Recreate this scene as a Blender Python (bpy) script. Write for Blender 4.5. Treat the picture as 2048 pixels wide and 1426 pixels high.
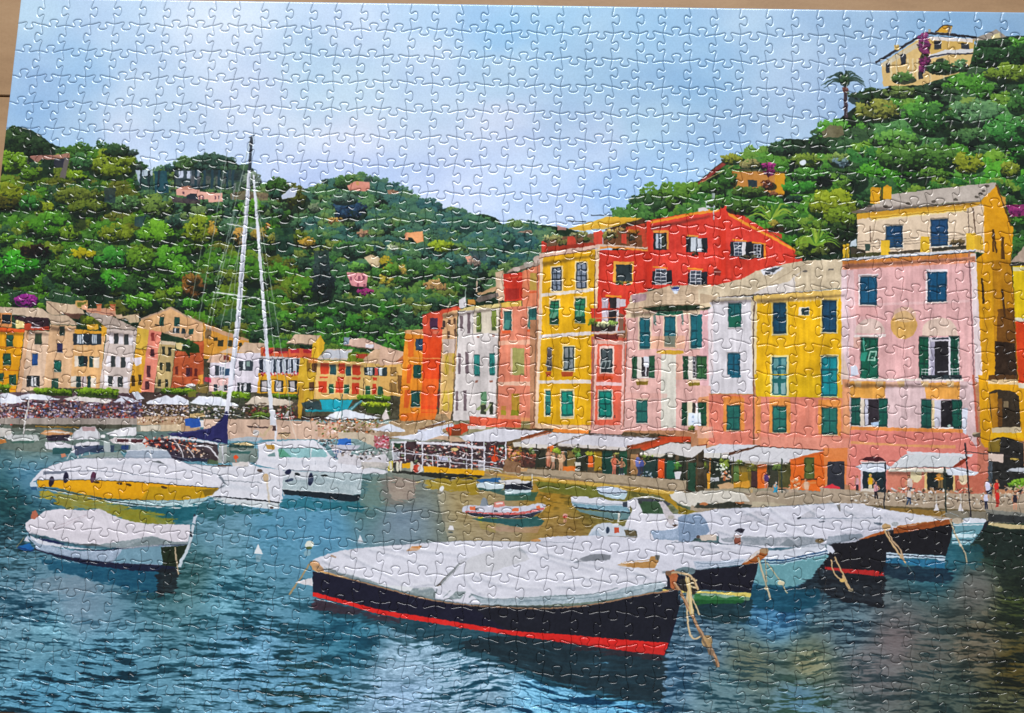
import bpy, math, random
import numpy as np
for o in list(bpy.data.objects): bpy.data.objects.remove(o)
SC = bpy.context.scene
CELL, ASP, NX, NY = 0.0175, 1.109259, 40, 25          # piece pitch (m), height / width of a piece, columns, rows
PW, PH = NX*CELL, NY*CELL*ASP                         # the finished puzzle, about 70 x 48.5 cm
THICK = 0.0019
# ---------------------------------------------------------------- camera (hand-held, nearly straight down)
FPX = 1800.0                                          # focal length in pixels of a 2048 px wide frame
POSE = (-0.133409, 0.036812, 0.035819, -0.476253, -0.227757, 33.908602)
def rot_xyz(a, b, c):
    ca, sa, cb, sb, cc, sc = math.cos(a), math.sin(a), math.cos(b), math.sin(b), math.cos(c), math.sin(c)
    return np.array([[1,0,0],[0,ca,-sa],[0,sa,ca]])@np.array([[cb,0,sb],[0,1,0],[-sb,0,cb]])@np.array([[cc,-sc,0],[sc,cc,0],[0,0,1]])
RCV = rot_xyz(*POSE[:3]); TCV = np.array(POSE[3:6])
def photo_xy(i, j):                                   # where a point of the puzzle (in piece units) lies in the photograph
    X = np.stack([i-NX/2, (j-NY/2)*ASP, 0*i], -1)@RCV.T+TCV
    return 1024+FPX*X[..., 0]/X[..., 2], 713+FPX*X[..., 1]/X[..., 2]
from mathutils import Matrix, Vector
D3 = np.diag([1., -1., -1.]); RB = D3@RCV@D3; TB = D3@TCV*CELL
cam = bpy.data.cameras.new('camera'); cam.sensor_width = 36; cam.lens = 36*FPX/2048; cam.clip_start = .01; cam.clip_end = 50
camo = bpy.data.objects.new('camera', cam); SC.collection.objects.link(camo); SC.camera = camo
M4 = np.eye(4); M4[:3, :3] = RB.T; M4[:3, 3] = -RB.T@TB; M4[2, 3] += THICK; camo.matrix_world = Matrix(M4.tolist())
# ---------------------------------------------------------------- light: a dim room and a bright window beyond the far edge
world = bpy.data.worlds.new('World'); SC.world = world; world.use_nodes = True
bg = world.node_tree.nodes['Background']; bg.inputs[0].default_value = (.93, .96, 1, 1); bg.inputs[1].default_value = .26
def area(name, loc, aim, sx, sy, power, col):
    l = bpy.data.lights.new(name, 'AREA'); l.shape = 'RECTANGLE'; l.size = sx; l.size_y = sy; l.energy = power; l.color = col
    o = bpy.data.objects.new(name, l); SC.collection.objects.link(o); o.location = loc
    o.rotation_euler = (Vector(aim)-Vector(loc)).to_track_quat('-Z', 'Y').to_euler(); return o
area('window_light', (-.3, 3.3, 2.9), (0, 0, 0), 3.8, 1.5, 345, (1, 1, 1))
SC.view_settings.view_transform = 'Standard'; SC.view_settings.look = 'None'; SC.view_settings.gamma = 1; SC.view_settings.exposure = 0
SC.view_settings.use_curve_mapping = False
# ---------------------------------------------------------------- materials
def mat(name):
    m = bpy.data.materials.new(name); m.use_nodes = True; n = m.node_tree.nodes; return m, n, m.node_tree.links, n['Principled BSDF']
def ramp(n, stops):
    r = n.new('ShaderNodeValToRGB'); e = r.color_ramp.elements
    while len(e) < len(stops): e.new(.5)
    for k, (p, c) in enumerate(stops): e[k].position = p; e[k].color = (*c, 1)
    return r
MB, n, L, bs = mat('brown_board')
tc = n.new('ShaderNodeTexCoord'); mp = n.new('ShaderNodeMapping'); mp.inputs['Scale'].default_value = (3, 9, 1); L.new(tc.outputs['Object'], mp.inputs[0])
nz = n.new('ShaderNodeTexNoise'); nz.inputs['Scale'].default_value = 5; nz.inputs['Detail'].default_value = 8; nz.inputs['Roughness'].default_value = .65; L.new(mp.outputs[0], nz.inputs[0])
nz2 = n.new('ShaderNodeTexNoise'); nz2.inputs['Scale'].default_value = 420; nz2.inputs['Detail'].default_value = 3; L.new(tc.outputs['Object'], nz2.inputs[0])
mx = n.new('ShaderNodeMath'); mx.operation = 'MULTIPLY_ADD'; mx.inputs[1].default_value = .22; L.new(nz2.outputs[0], mx.inputs[0]); L.new(nz.outputs[0], mx.inputs[2])
rp = ramp(n, [(.38, (.21, .120, .056)), (.60, (.26, .154, .075)), (.82, (.30, .185, .095))]); L.new(mx.outputs[0], rp.inputs[0]); L.new(rp.outputs[0], bs.inputs['Base Color'])
bs.inputs['Roughness'].default_value = .55; bs.inputs['Specular IOR Level'].default_value = .35
bp = n.new('ShaderNodeBump'); bp.inputs['Strength'].default_value = .15; bp.inputs['Distance'].default_value = .0003; L.new(nz2.outputs[0], bp.inputs['Height']); L.new(bp.outputs[0], bs.inputs['Normal'])
MD, n, L, bs = mat('dark_gap'); bs.inputs['Base Color'].default_value = (.05, .035, .025, 1); bs.inputs['Roughness'].default_value = .9
MC, n, L, bs = mat('grey_card'); nz = n.new('ShaderNodeTexNoise'); nz.inputs['Scale'].default_value = 1500; rp = ramp(n, [(.3, (.16, .15, .14)), (.7, (.30, .28, .26))]); L.new(nz.outputs[0], rp.inputs[0]); L.new(rp.outputs[0], bs.inputs['Base Color']); bs.inputs['Roughness'].default_value = .9
# ---------------------------------------------------------------- helpers for objects
def mesh_obj(name, verts, faces, mats, parent=None, fm=None, smooth=None, uv=None):
    me = bpy.data.meshes.new(name); me.from_pydata(verts, [], faces)
    for m in mats: me.materials.append(m)
    if fm is not None: me.polygons.foreach_set('material_index', np.asarray(fm, np.int32))
    me.polygons.foreach_set('use_smooth', np.asarray(smooth if smooth is not None else np.zeros(len(faces)), bool))
    if uv is not None:
        li = np.empty(len(me.loops), np.int32); me.loops.foreach_get('vertex_index', li); ul = me.uv_layers.new(name='print')
        ul.data.foreach_set('uv', np.asarray(uv, np.float32)[li].ravel())
    me.update(); o = bpy.data.objects.new(name, me); SC.collection.objects.link(o); o.parent = parent; return o
def slab(x0, y0, x1, y1, z0, z1, b):                  # a board with a small chamfer round its top
    v = [(x, y, z0) for x, y in ((x0, y0), (x1, y0), (x1, y1), (x0, y1))]+[(x, y, z1-b) for x, y in ((x0, y0), (x1, y0), (x1, y1), (x0, y1))]
    v += [(x, y, z1) for x, y in ((x0+b, y0+b), (x1-b, y0+b), (x1-b, y1-b), (x0+b, y1-b))]
    f = [(3, 2, 1, 0), (8, 9, 10, 11)]+[(r*4+k, r*4+(k+1) % 4, r*4+4+(k+1) % 4, r*4+4+k) for r in (0, 1) for k in range(4)]
    return v, f
# ---------------------------------------------------------------- the surface: two boards with a joint
def plane_at(px, py):                                 # point of the table plane seen at a photo pixel (for measuring the joint)
    d = RCV.T@np.array([(px-1024)/FPX, (py-713)/FPX, 1.]); c = -RCV.T@TCV; k = -c[2]/d[2]; q = (c+k*d)*CELL; return q[0], -q[1]
yj = plane_at(8, 190)[1]
v, f = slab(-.75, -.60, .75, .62, -.030, -.0045, .001); top = mesh_obj('table_top', v, f, [MD]); top['kind'] = 'structure'
for y0, y1 in ((yj+.0006, .62), (-.60, yj-.0006)):
    v, f = slab(-.75, y0, .75, y1, -.0045, 0, .0006); mesh_obj('board', v, f, [MB], top)
INK, ROUGH, BEVEL, DROPH = .80, .21, .00105, .00048
# ---------------------------------------------------------------- the printed picture
# The print is drawn by code into a picture (polygons, dabs of colour and noise); no file is read.
# Co-ordinates are those of the photograph; RR() sets an origin and a scale for a block of numbers.
X0, Y0, CW, CH = -150, -20, 2290, 1570
rng = np.random.RandomState(7)
CV = np.zeros((CH, CW, 3), np.float32)
_c = [0.0, 0.0, 1.0]
def RR(ox, oy, s): _c[:] = [ox, oy, s]
def hx(c):
    if isinstance(c, str): return np.array([int(c[i:i+2], 16) for i in (0, 2, 4)], np.float32)
    return np.array(c, np.float32)
def tp(p):
    p = np.array(p, np.float64).reshape(-1, 2)
    return p/_c[2] + (_c[0]-X0, _c[1]-Y0)
def vnoise(yy, xx, ly, lx, seed):
    r = np.random.RandomState(seed); g = r.rand(256, 256).astype(np.float32)
    v = yy/ly; u = xx/lx; i = np.floor(v).astype(np.int32); j = np.floor(u).astype(np.int32)
    fv = (v-i).astype(np.float32); fu = (u-j).astype(np.float32); fv = fv*fv*(3-2*fv); fu = fu*fu*(3-2*fu)
    i0, j0, i1, j1 = i & 255, j & 255, (i+1) & 255, (j+1) & 255
    return (g[i0, j0]*(1-fu)+g[i0, j1]*fu)*(1-fv)+(g[i1, j0]*(1-fu)+g[i1, j1]*fu)*fv
GY, GX = np.mgrid[0:CH, 0:CW].astype(np.float32)
NF = (vnoise(GY, GX, 3, 3, 1)*.5+vnoise(GY, GX, 7, 7, 2)*.5-.5)
NW = vnoise(GY+.25*GX+10*np.sin(GX/37), GX+14*np.sin(GY/23), 9, 70, 5)*.6+vnoise(GY-.5*GX, GX+.6*GY, 7, 50, 6)*.4-.5
NC = (vnoise(GY, GX, 16, 16, 3)*.5+vnoise(GY, GX, 45, 45, 4)*.5-.5)
def mask(p, S=2):
    x0 = max(int(np.floor(p[:, 0].min())), 0); x1 = min(int(np.ceil(p[:, 0].max()))+1, CW)
    y0 = max(int(np.floor(p[:, 1].min())), 0); y1 = min(int(np.ceil(p[:, 1].max()))+1, CH)
    if x1 <= x0 or y1 <= y0: return None
    X = x0+(np.arange((x1-x0)*S)+.5)/S; Y = y0+(np.arange((y1-y0)*S)+.5)/S
    m = np.zeros((len(Y), len(X)), bool)
    for (ax, ay), (bx, by) in zip(p, np.roll(p, -1, 0)):
        if ay == by: continue
        r = np.nonzero((ay <= Y) != (by <= Y))[0]
        if len(r) == 0: continue
        xi = ax+(Y[r]-ay)*(bx-ax)/(by-ay)
        m[r[0]:r[-1]+1] ^= X[None, :] < xi[:, None]
    a = m.reshape(y1-y0, S, x1-x0, S).mean((1, 3)).astype(np.float32)
    return x0, y0, x1, y1, a
def put(mk, col, a=1., n=0., col2=None):
    if mk is None: return
    x0, y0, x1, y1, m = mk; t = CV[y0:y1, x0:x1]; c = hx(col)
    if col2 is not None:
        g = np.linspace(0, 1, y1-y0, dtype=np.float32)[:, None, None]; c = c*(1-g)+hx(col2)*g
    c = np.broadcast_to(c, t.shape)
    if n < 0: c = c-n*(NW[y0:y1, x0:x1, None]*1.6+NF[y0:y1, x0:x1, None]*.25)
    elif n: c = c+n*(NF[y0:y1, x0:x1, None]*.9+NC[y0:y1, x0:x1, None]*1.3)
    k = (m*a)[..., None]; t *= 1-k; t += c*k
def P(pts, col, a=1., n=0., c2=None): put(mask(tp(pts)), col, a, n, c2)
def B(x0, y0, x1, y1, col, a=1., n=0., sk=0., c2=None): P((x0, y0, x1, y0+sk, x1, y1+sk, x0, y1), col, a, n, c2)
def EL(cx, cy, rx, ry, col, a=1., n=0., rot=0., c2=None):
    t = np.linspace(0, 2*np.pi, 28, endpoint=False); u, v = rx*np.cos(t), ry*np.sin(t); r = np.radians(rot)
    P(np.c_[cx+u*np.cos(r)-v*np.sin(r), cy+u*np.sin(r)+v*np.cos(r)], col, a, n, c2)
def LN(pts, w, col, a=1., w2=None):
    p = np.array(pts, float).reshape(-1, 2); n = len(p); ws = np.linspace(w, w if w2 is None else w2, n)/2
    d = np.gradient(p, axis=0) if n > 2 else np.repeat(p[1:]-p[:1], 2, 0)
    d /= np.maximum(np.hypot(d[:, 0], d[:, 1]), 1e-6)[:, None]; q = np.c_[-d[:, 1], d[:, 0]]*ws[:, None]
    P(np.r_[p+q, (p-q)[::-1]], col, a)
def curve(pts, k=6):                       # Catmull-Rom through the points, open
    p = np.array(pts, float).reshape(-1, 2); q = np.r_[2*p[:1]-p[1:2], p, 2*p[-1:]-p[-2:-1]]; o = []
    for i in range(1, len(q)-2):
        for t in np.arange(k)/k:
            o.append(.5*((2*q[i])+(q[i+1]-q[i-1])*t+(2*q[i-1]-5*q[i]+4*q[i+1]-q[i+2])*t*t+(3*q[i]-q[i-1]-3*q[i+1]+q[i+2])*t**3))
    return np.array(o+[p[-1]])
def CU(*runs): return np.concatenate([curve(r) for r in runs])   # smooth runs joined at corners
def SL(pts, w, col, a=.5, r=2):                                      # a soft stroke: folds, shade under a fold
    p = np.array(pts, float).reshape(-1, 2); p = curve(p) if len(p) > 2 else p; n = len(p); ws = np.linspace(w, w*.4, n)/2
    d = np.gradient(p, axis=0) if n > 2 else np.repeat(p[1:]-p[:1], 2, 0); d /= np.maximum(np.hypot(d[:, 0], d[:, 1]), 1e-6)[:, None]; q = np.c_[-d[:, 1], d[:, 0]]*ws[:, None]
    p = tp(np.r_[p+q, (p-q)[::-1]]); x0, y0 = np.maximum(p.min(0).astype(int)-2*r-1, 0); x1, y1 = np.minimum(p.max(0).astype(int)+2*r+2, (CW, CH)); m0 = mask(p, 2)
    if m0 is None: return
    m = np.zeros((y1-y0, x1-x0), np.float32); m[m0[1]-y0:m0[3]-y0, m0[0]-x0:m0[2]-x0] = m0[4]; put((x0, y0, x1, y1, box(m, r)), col, a)
STAMPS = {}
def stamp(r):
    if r not in STAMPS:
        L = []
        for k in range(8):
            R = int(np.ceil(r*1.4))+1; y, x = np.mgrid[-R:R+1, -R:R+1].astype(np.float32); th = np.arctan2(y, x)
            ph = rng.rand(3)*6.28; q = r*(1+.22*np.sin(2*th+ph[0])+.18*np.sin(3*th+ph[1])+.12*np.sin(5*th+ph[2]))
            L.append(np.clip(q-np.hypot(x, y*1.25)+.5, 0, 1)[..., None])
        STAMPS[r] = L
    return STAMPS[r]
def splat(x, y, r, col, a=1.):
    r = np.maximum(.5, np.round(r*2)/2); xi = np.round(x).astype(int); yi = np.round(y).astype(int); kk = rng.randint(0, 8, len(x))
    for i in range(len(x)):
        s = stamp(float(r[i]))[kk[i]]; R = s.shape[0]//2; X, Y = xi[i], yi[i]
        if X-R < 0 or Y-R < 0 or X+R+1 > CW or Y+R+1 > CH: continue
        t = CV[Y-R:Y+R+1, X-R:X+R+1]; k = s*a; t *= 1-k; t += col[i]*k
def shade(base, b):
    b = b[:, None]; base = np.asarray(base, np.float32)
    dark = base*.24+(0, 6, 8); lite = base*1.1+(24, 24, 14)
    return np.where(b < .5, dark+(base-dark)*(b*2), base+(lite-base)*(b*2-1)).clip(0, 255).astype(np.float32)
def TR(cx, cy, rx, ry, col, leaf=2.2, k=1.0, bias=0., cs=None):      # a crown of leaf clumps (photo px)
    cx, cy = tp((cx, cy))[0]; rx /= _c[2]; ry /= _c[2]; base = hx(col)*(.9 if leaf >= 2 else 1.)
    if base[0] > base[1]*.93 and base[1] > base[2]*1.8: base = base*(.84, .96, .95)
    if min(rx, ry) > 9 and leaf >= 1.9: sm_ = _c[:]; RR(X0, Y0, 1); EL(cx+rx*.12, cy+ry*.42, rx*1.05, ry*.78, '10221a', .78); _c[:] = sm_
    cs = cs or float(np.clip(.30*min(rx, ry), 4, 10)); m = max(3, int(1.9*rx*ry/cs**2))
    t = rng.rand(m)*6.283; q = np.sqrt(rng.rand(m)); u, v = q*np.cos(t), q*np.sin(t)
    o = np.argsort(v); u, v = u[o], v[o]; xs = []; ys = []; bs = []; rs = []
    nd = max(5, int(1.7*(cs/leaf)**2*k))
    for i in range(m):
        t = rng.rand(nd)*6.283; q = np.sqrt(rng.rand(nd))*cs; dx, dy = q*np.cos(t)*1.15, q*np.sin(t)*.85
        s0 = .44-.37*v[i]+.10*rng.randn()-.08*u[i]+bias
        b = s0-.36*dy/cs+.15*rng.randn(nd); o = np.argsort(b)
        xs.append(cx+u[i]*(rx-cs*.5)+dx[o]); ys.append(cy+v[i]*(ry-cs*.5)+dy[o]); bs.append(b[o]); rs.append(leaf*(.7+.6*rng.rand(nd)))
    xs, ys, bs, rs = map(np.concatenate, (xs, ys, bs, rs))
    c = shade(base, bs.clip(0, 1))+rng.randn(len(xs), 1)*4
    splat(xs, ys, rs, c.clip(0, 255))
def WOOD(poly, pal, n, r, leaf=2.0, bias=0., seed=0):              # scatter crowns over an area, far (top) first
    st = np.random.RandomState(seed+11); p = tp(poly); x0, y0, x1, y1, m = mask(p, 1)
    yy, xx = np.nonzero(m > .5); i = st.randint(0, len(yy), n); i = i[np.argsort(yy[i])]; s = _c[:]; RR(X0, Y0, 1)
    for k in i:
        q = r*(.6+.8*st.rand()); TR(xx[k]+x0, yy[k]+y0, q*(1+.3*st.rand()), q*.8, pal[st.randint(len(pal))], leaf, bias=bias+.06*st.randn())
    _c[:] = s
def DOTS(x0, y0, x1, y1, n, pal, r=1.6, sk=0.):                    # a crowd or other small mixed things
    x = x0+rng.rand(n)*(x1-x0); y = y0+rng.rand(n)*(y1-y0)+sk*(x-x0)/max(x1-x0, 1); o = np.argsort(y); q = tp(np.c_[x, y][o])
    C = np.array([hx(c) for c in pal]); splat(q[:, 0], q[:, 1], r*(.6+.8*rng.rand(n)), (C[rng.randint(len(C), size=n)]+rng.randn(n, 1)*10).clip(0, 255))
def idw(pts, X, Y, pw=3.):
    pts = np.array(pts, float); w = 1/(((X[..., None]-pts[:, 0])**2+(Y[..., None]-pts[:, 1])**2+400)**(pw/2)); w /= w.sum(-1, keepdims=True)
    return w@pts[:, 2:]
def upsamp(g, h, w):
    y = np.linspace(0, g.shape[0]-1, h); x = np.linspace(0, g.shape[1]-1, w); i = np.minimum(y.astype(int), g.shape[0]-2); j = np.minimum(x.astype(int), g.shape[1]-2)
    fy = (y-i)[:, None, None]; fx = (x-j)[None, :, None]
    return ((g[i][:, j]*(1-fx)+g[i][:, j+1]*fx)*(1-fy)+(g[i+1][:, j]*(1-fx)+g[i+1][:, j+1]*fx)*fy).astype(np.float32)
def ctl(pts, ya, yb, pw=3.):
    h, w = (yb-ya)//8, CW//8; Y, X = np.mgrid[0:h, 0:w]; g = idw(pts, X/(w-1)*(CW-1)+X0, Y/(h-1)*(yb-ya-1)+ya, pw)
    return upsamp(g, yb-ya, CW)
def box(a, r):
    for ax in (0, 1):
        c = np.cumsum(np.pad(a, [(r+1, r) if i == ax else (0, 0) for i in (0, 1)], mode='edge'), ax); n = a.shape[ax]
        a = (np.take(c, range(2*r+1, 2*r+1+n), ax)-np.take(c, range(0, n), ax))/(2*r+1)
    return a
def REFL(pts, col, a=1., n=14., r=7, amp=1.35):                       # a reflection: its rim broken up by the ripples
    p = tp(pts); q = np.r_[p, [[p[:, 0].min()-2*r, p[:, 1].min()-r], [p[:, 0].max()+2*r, p[:, 1].max()+2*r]]]
    x0, y0 = np.maximum(q.min(0).astype(int), 0); x1, y1 = np.minimum(q.max(0).astype(int)+1, (CW, CH)); m0 = mask(p, 1)
    if m0 is None: return
    m = np.zeros((y1-y0, x1-x0), np.float32); m[m0[1]-y0:m0[3]-y0, m0[0]-x0:m0[2]-x0] = m0[4]
    m = box(box(m, r), max(2, r//2)); f = nn[max(y0-wy0, 0):max(y1-wy0, 0), x0:x1]
    if f.shape != m.shape: f = np.full(m.shape, .5, np.float32)
    put((x0, y0, x1, y1, ((m-.5-amp*(f-.5))*6+.5).clip(0, 1)*(1.12-.5*f)), col, a, n)
# ---- sky
SKY = [(-100,40,176,206,238),(60,30,180,209,242),(200,40,192,215,248),(430,60,214,227,253),(700,60,209,225,253),(880,40,188,216,250),(960,30,168,206,247),(1000,60,160,204,246),(1100,30,166,206,244),(1300,40,160,200,240),(1500,40,174,203,239),(1700,40,165,195,232),(1900,40,150,187,228),(2060,60,146,180,220),
 (80,150,172,202,242),(150,130,166,201,242),(300,200,197,217,248),(500,200,213,225,253),(700,160,199,221,247),(700,300,215,223,251),(1000,150,194,219,247),(1200,120,176,208,241),(1400,100,160,198,239),(1400,170,158,196,237),(1000,250,212,222,251),(1200,300,205,220,249),(1300,250,180,210,242),(1450,270,170,200,237),(1650,150,175,200,237),
 (1700,150,172,198,235),(1560,260,180,205,239),(60,230,166,200,242),(150,270,187,213,245),(250,280,209,222,251),(900,370,214,222,249),(1100,420,205,218,247),(1250,360,180,205,241),(1350,330,178,206,241),(600,380,212,220,248),(1600,180,180,204,240),(860,120,206,224,252),(640,140,196,220,247)]
H0 = 520
CV[:H0] = ctl(SKY, Y0, Y0+H0, 3.6)
CV[:H0] += np.array([-4, 1, -1], np.float32)
CV[:H0] += ((vnoise(GY[:H0], GX[:H0], 60, 110, 21)-.5)*15+(vnoise(GY[:H0], GX[:H0], 24, 46, 22)-.5)*8+(vnoise(GY[:H0], GX[:H0], 130, 240, 23)-.5)*16)[..., None]*np.array([1.15, .9, .45], np.float32)
# ---- water: light colour, dark colour, share of light, at control points
WAT = [(60,880,128,140,132,92,105,98,.7),(60,960,120,160,180,70,120,145,.7),(20,1000,60,110,110,25,70,75,.4),(30,1100,135,170,185,28,62,70,.42),(60,1200,160,182,196,25,75,95,.5),(150,1210,158,172,186,110,140,160,.9),(450,1060,150,182,198,95,132,142,.6),(550,1060,128,176,200,88,138,158,.7),(650,1060,132,180,206,100,150,176,.8),
 (800,1035,160,166,178,132,144,158,.8),(800,985,170,156,138,130,118,106,.7),(740,1000,120,150,150,90,120,118,.6),(950,1000,176,152,112,140,116,80,.7),(1000,1040,162,140,112,140,118,92,.7),(1120,1060,158,126,76,128,96,50,.7),(1100,1000,176,132,52,110,88,34,.6),(1180,975,120,112,48,84,82,34,.5),(1900,960,90,80,50,60,60,40,.5),
 (100,1250,150,190,204,15,70,90,.55),(200,1330,138,184,204,10,58,74,.5),(100,1410,130,182,206,10,55,70,.52),(500,1300,152,192,216,15,70,85,.6),(450,1180,150,192,206,20,80,95,.5),(380,1150,120,150,150,40,85,85,.45),(600,1380,142,186,210,36,72,74,.55),(800,1390,172,192,214,80,112,128,.8),(800,1330,176,194,210,50,90,100,.72),(950,1350,178,196,212,20,78,98,.6),
 (1100,1400,150,202,230,12,72,104,.55),(1250,1390,136,196,230,8,62,94,.45),(1400,1300,160,176,192,45,75,95,.55),(1450,1380,158,176,180,45,85,95,.55),(1550,1230,140,188,222,18,72,108,.42),(1500,1330,160,152,126,56,80,82,.55),(1620,1330,158,148,116,64,80,68,.55),(1600,1400,148,180,204,58,84,62,.5),(1700,1260,158,174,182,18,42,58,.45),
 (1740,1320,166,146,144,60,74,80,.55),(1790,1285,166,140,138,96,86,86,.75),(1850,1310,148,132,122,44,66,68,.5),(1900,1390,118,120,108,40,60,60,.5),(1950,1180,150,134,126,72,72,66,.7),(1960,1300,128,112,94,40,46,40,.5),(2040,1200,84,92,44,20,30,20,.3),(2030,1330,98,80,36,15,25,18,.35),(2000,1410,92,90,64,25,35,30,.4),(1880,1130,70,132,146,30,84,100,.5),(2000,1090,50,74,58,18,36,32,.4),(2100,1100,70,80,40,20,30,20,.3),(-100,1300,150,190,204,15,70,90,.55),(300,1060,60,120,130,25,85,100,.5),(700,1270,90,150,170,25,85,105,.4),(1330,1350,150,170,190,40,80,105,.5)]
wy0 = 820-Y0; yw, xw = GY[wy0:], GX[wy0:]; Wm = ctl(WAT, 820, CH+Y0, 3.4)
yd = yw+(vnoise(yw, xw, 170, 190, 31)-.5)*30+(vnoise(yw, xw, 60, 70, 32)-.5)*9-.035*xw
dep = ((yw-(900-Y0))/480).clip(0, 1)
nA = vnoise(yd, xw, 2.6, 13, 33)*.6+vnoise(yd, xw, 1.7, 7, 34)*.4
nB = vnoise(yd, xw, 4.4, 40, 35)*.48+vnoise(yd, xw, 2.8, 20, 36)*.34+vnoise(yd, xw, 1.8, 13, 37)*.18
nn = nA*(1-dep)+nB*dep; nn = nn+(vnoise(yd, xw, 16, 110, 38)-.5)*.22+(vnoise(yd, xw, 60, 220, 41)-.5)*.11
th = .47+(.5-Wm[..., 6])*.5
k = ((nn-th)/(.065+.10*(1-dep))*.5+.5).clip(0, 1)[..., None]
far = (1-dep).clip(0, 1)[..., None]*.30                       # calm far water: less contrast
k = k*(1-far)+(.55+.25*(k-.5))*far
rt = ((xw-(1330-X0))/160).clip(0, 1)[..., None]*.25           # broken reflections on the right: flatter
k = k*(1-rt)+.5*rt
rl = (1-np.abs(2*vnoise(yd+3*(nB-.5), xw, 6.5, 44, 42)-1)); rl = ((rl-.90)/.08).clip(0, 1)*vnoise(yd, xw, 14, 60, 43)*dep*1.1
k = k*(1-.75*rl.clip(0, 1)[..., None])
wv = Wm[..., 3:6]*(1-k)+Wm[..., :3]*k
wv += (((vnoise(yd, xw, 2.2, 7, 39)-.5)*24+(vnoise(yd, xw, 12, 50, 40)-.5)*22)*(.4+.6*dep))[..., None]
CV[wy0:] = wv*np.array([1.0, 1.05, 1.07], np.float32)
# ---- hills and trees
RR(0, 0, 1)
LH = (-160,262,10,260,37,252,62,260,82,270,95,282,112,292,135,297,175,300,200,297,215,291,240,295,252,305,272,325,278,345,290,352,310,342,332,330,355,334,365,324,390,316,425,306,450,316,468,328,495,334,512,345,517,366,530,372,536,360,560,358,572,376,578,388,586,393,596,389,612,377,641,375,663,362,680,354,698,352,710,360,726,356,745,356,753,369,773,379,805,387,829,391,844,399,866,407,886,418,903,415,929,418,937,430,968,428,992,436,1005,450,1021,462,1035,465,1074,454,1084,449,1104,452,1133,456,1180,470,1180,720,-160,720)
P((-160,640,1240,640,1240,840,-160,840),'4f4c3c',1,40)
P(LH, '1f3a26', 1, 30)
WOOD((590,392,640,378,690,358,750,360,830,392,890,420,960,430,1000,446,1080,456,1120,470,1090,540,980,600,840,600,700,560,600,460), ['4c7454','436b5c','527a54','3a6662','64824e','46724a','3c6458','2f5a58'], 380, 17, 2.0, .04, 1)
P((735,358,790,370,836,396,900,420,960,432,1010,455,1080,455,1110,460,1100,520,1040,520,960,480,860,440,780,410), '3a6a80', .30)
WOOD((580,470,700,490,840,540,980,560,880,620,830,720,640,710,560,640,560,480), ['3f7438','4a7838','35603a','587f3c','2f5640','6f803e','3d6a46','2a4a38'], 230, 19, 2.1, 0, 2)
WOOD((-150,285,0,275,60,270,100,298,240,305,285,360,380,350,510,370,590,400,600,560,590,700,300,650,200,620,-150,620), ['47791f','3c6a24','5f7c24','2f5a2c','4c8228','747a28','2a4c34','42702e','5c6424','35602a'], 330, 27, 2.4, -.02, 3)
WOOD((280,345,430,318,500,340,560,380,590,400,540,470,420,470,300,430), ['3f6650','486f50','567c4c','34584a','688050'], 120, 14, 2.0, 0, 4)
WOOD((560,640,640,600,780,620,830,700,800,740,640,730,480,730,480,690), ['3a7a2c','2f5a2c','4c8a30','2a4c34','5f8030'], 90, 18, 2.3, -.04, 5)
# named trees of the left hill
RR(0, 0, 4)
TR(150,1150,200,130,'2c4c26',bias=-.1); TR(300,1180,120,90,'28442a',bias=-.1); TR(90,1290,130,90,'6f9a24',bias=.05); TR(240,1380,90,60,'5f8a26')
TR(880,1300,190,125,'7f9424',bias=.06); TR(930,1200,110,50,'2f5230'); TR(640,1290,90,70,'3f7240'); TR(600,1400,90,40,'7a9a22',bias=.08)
P((350,1230,430,1210,430,1424,330,1424), '1c3424', .9, 20)
P((240,1245,330,1238,430,1240,560,1225,560,1260,420,1275,330,1272,300,1305,240,1262), 'b88478', .9, 20); LN((535,1260,500,1424), 44, '6a6462')
P((430,1270,520,1265,500,1340,430,1340), '2a2c40', .9)
TR(1500,1310,110,60,'4c7040'); TR(1700,1300,180,80,'35584c',bias=-.05); TR(1880,1370,140,60,'3f6048'); TR(1060,1220,50,30,'3a5048',1.5); TR(1110,1330,30,30,'3a4a44',1.3); TR(1350,1340,50,35,'2f5250',1.6)
for x in (1470,1530,1570,1640,1700,1840): LN((x,1350,x+4,1424), 14, '303c44')
RR(0, 340, 5.0925)
P((1570,10,1700,10,1720,230,1580,250), '1f4a5a', .9, 20); P((1380,0,1560,0,1540,140,1420,150), 'c4cfe8', .85); P((1430,60,1560,60,1560,200,1440,200), '2a4a44', .95, 20)
for x in (1440,1520,1620,1790): LN((x,0,x-10,170), 22, '27383e')
P((1780,0,2037,0,2037,180,1800,190), '3b4a52', .9, 20)
for x in (1820,1905,1985): B(x,10,x+46,85,'d5dcf0',.9)
TR(100,230,150,110,'8f8a24',bias=.02); TR(60,330,120,90,'6a5c22',bias=-.12); TR(780,260,250,95,'7a7a30',bias=-.02); TR(900,380,200,80,'74782c',bias=-.06); TR(470,370,80,60,'8a9a24',bias=.05)
TR(300,330,120,80,'3a7a34'); TR(520,560,230,140,'4f8a28',bias=.03); TR(700,640,120,80,'6a8a28'); TR(1180,640,180,110,'8a8c26',bias=.05); TR(1250,330,180,90,'5c8450'); TR(1600,350,170,110,'6f8a44'); TR(1590,640,180,140,'6aa02c',bias=.08)
P((1060,180,1180,180,1170,340,1060,330), '28384a', .7, 20); P((1370,480,1500,460,1440,590,1370,570), '2c4654', .8, 20); P((700,420,860,420,880,600,760,640), '1c2a24', .6, 20)
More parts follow.
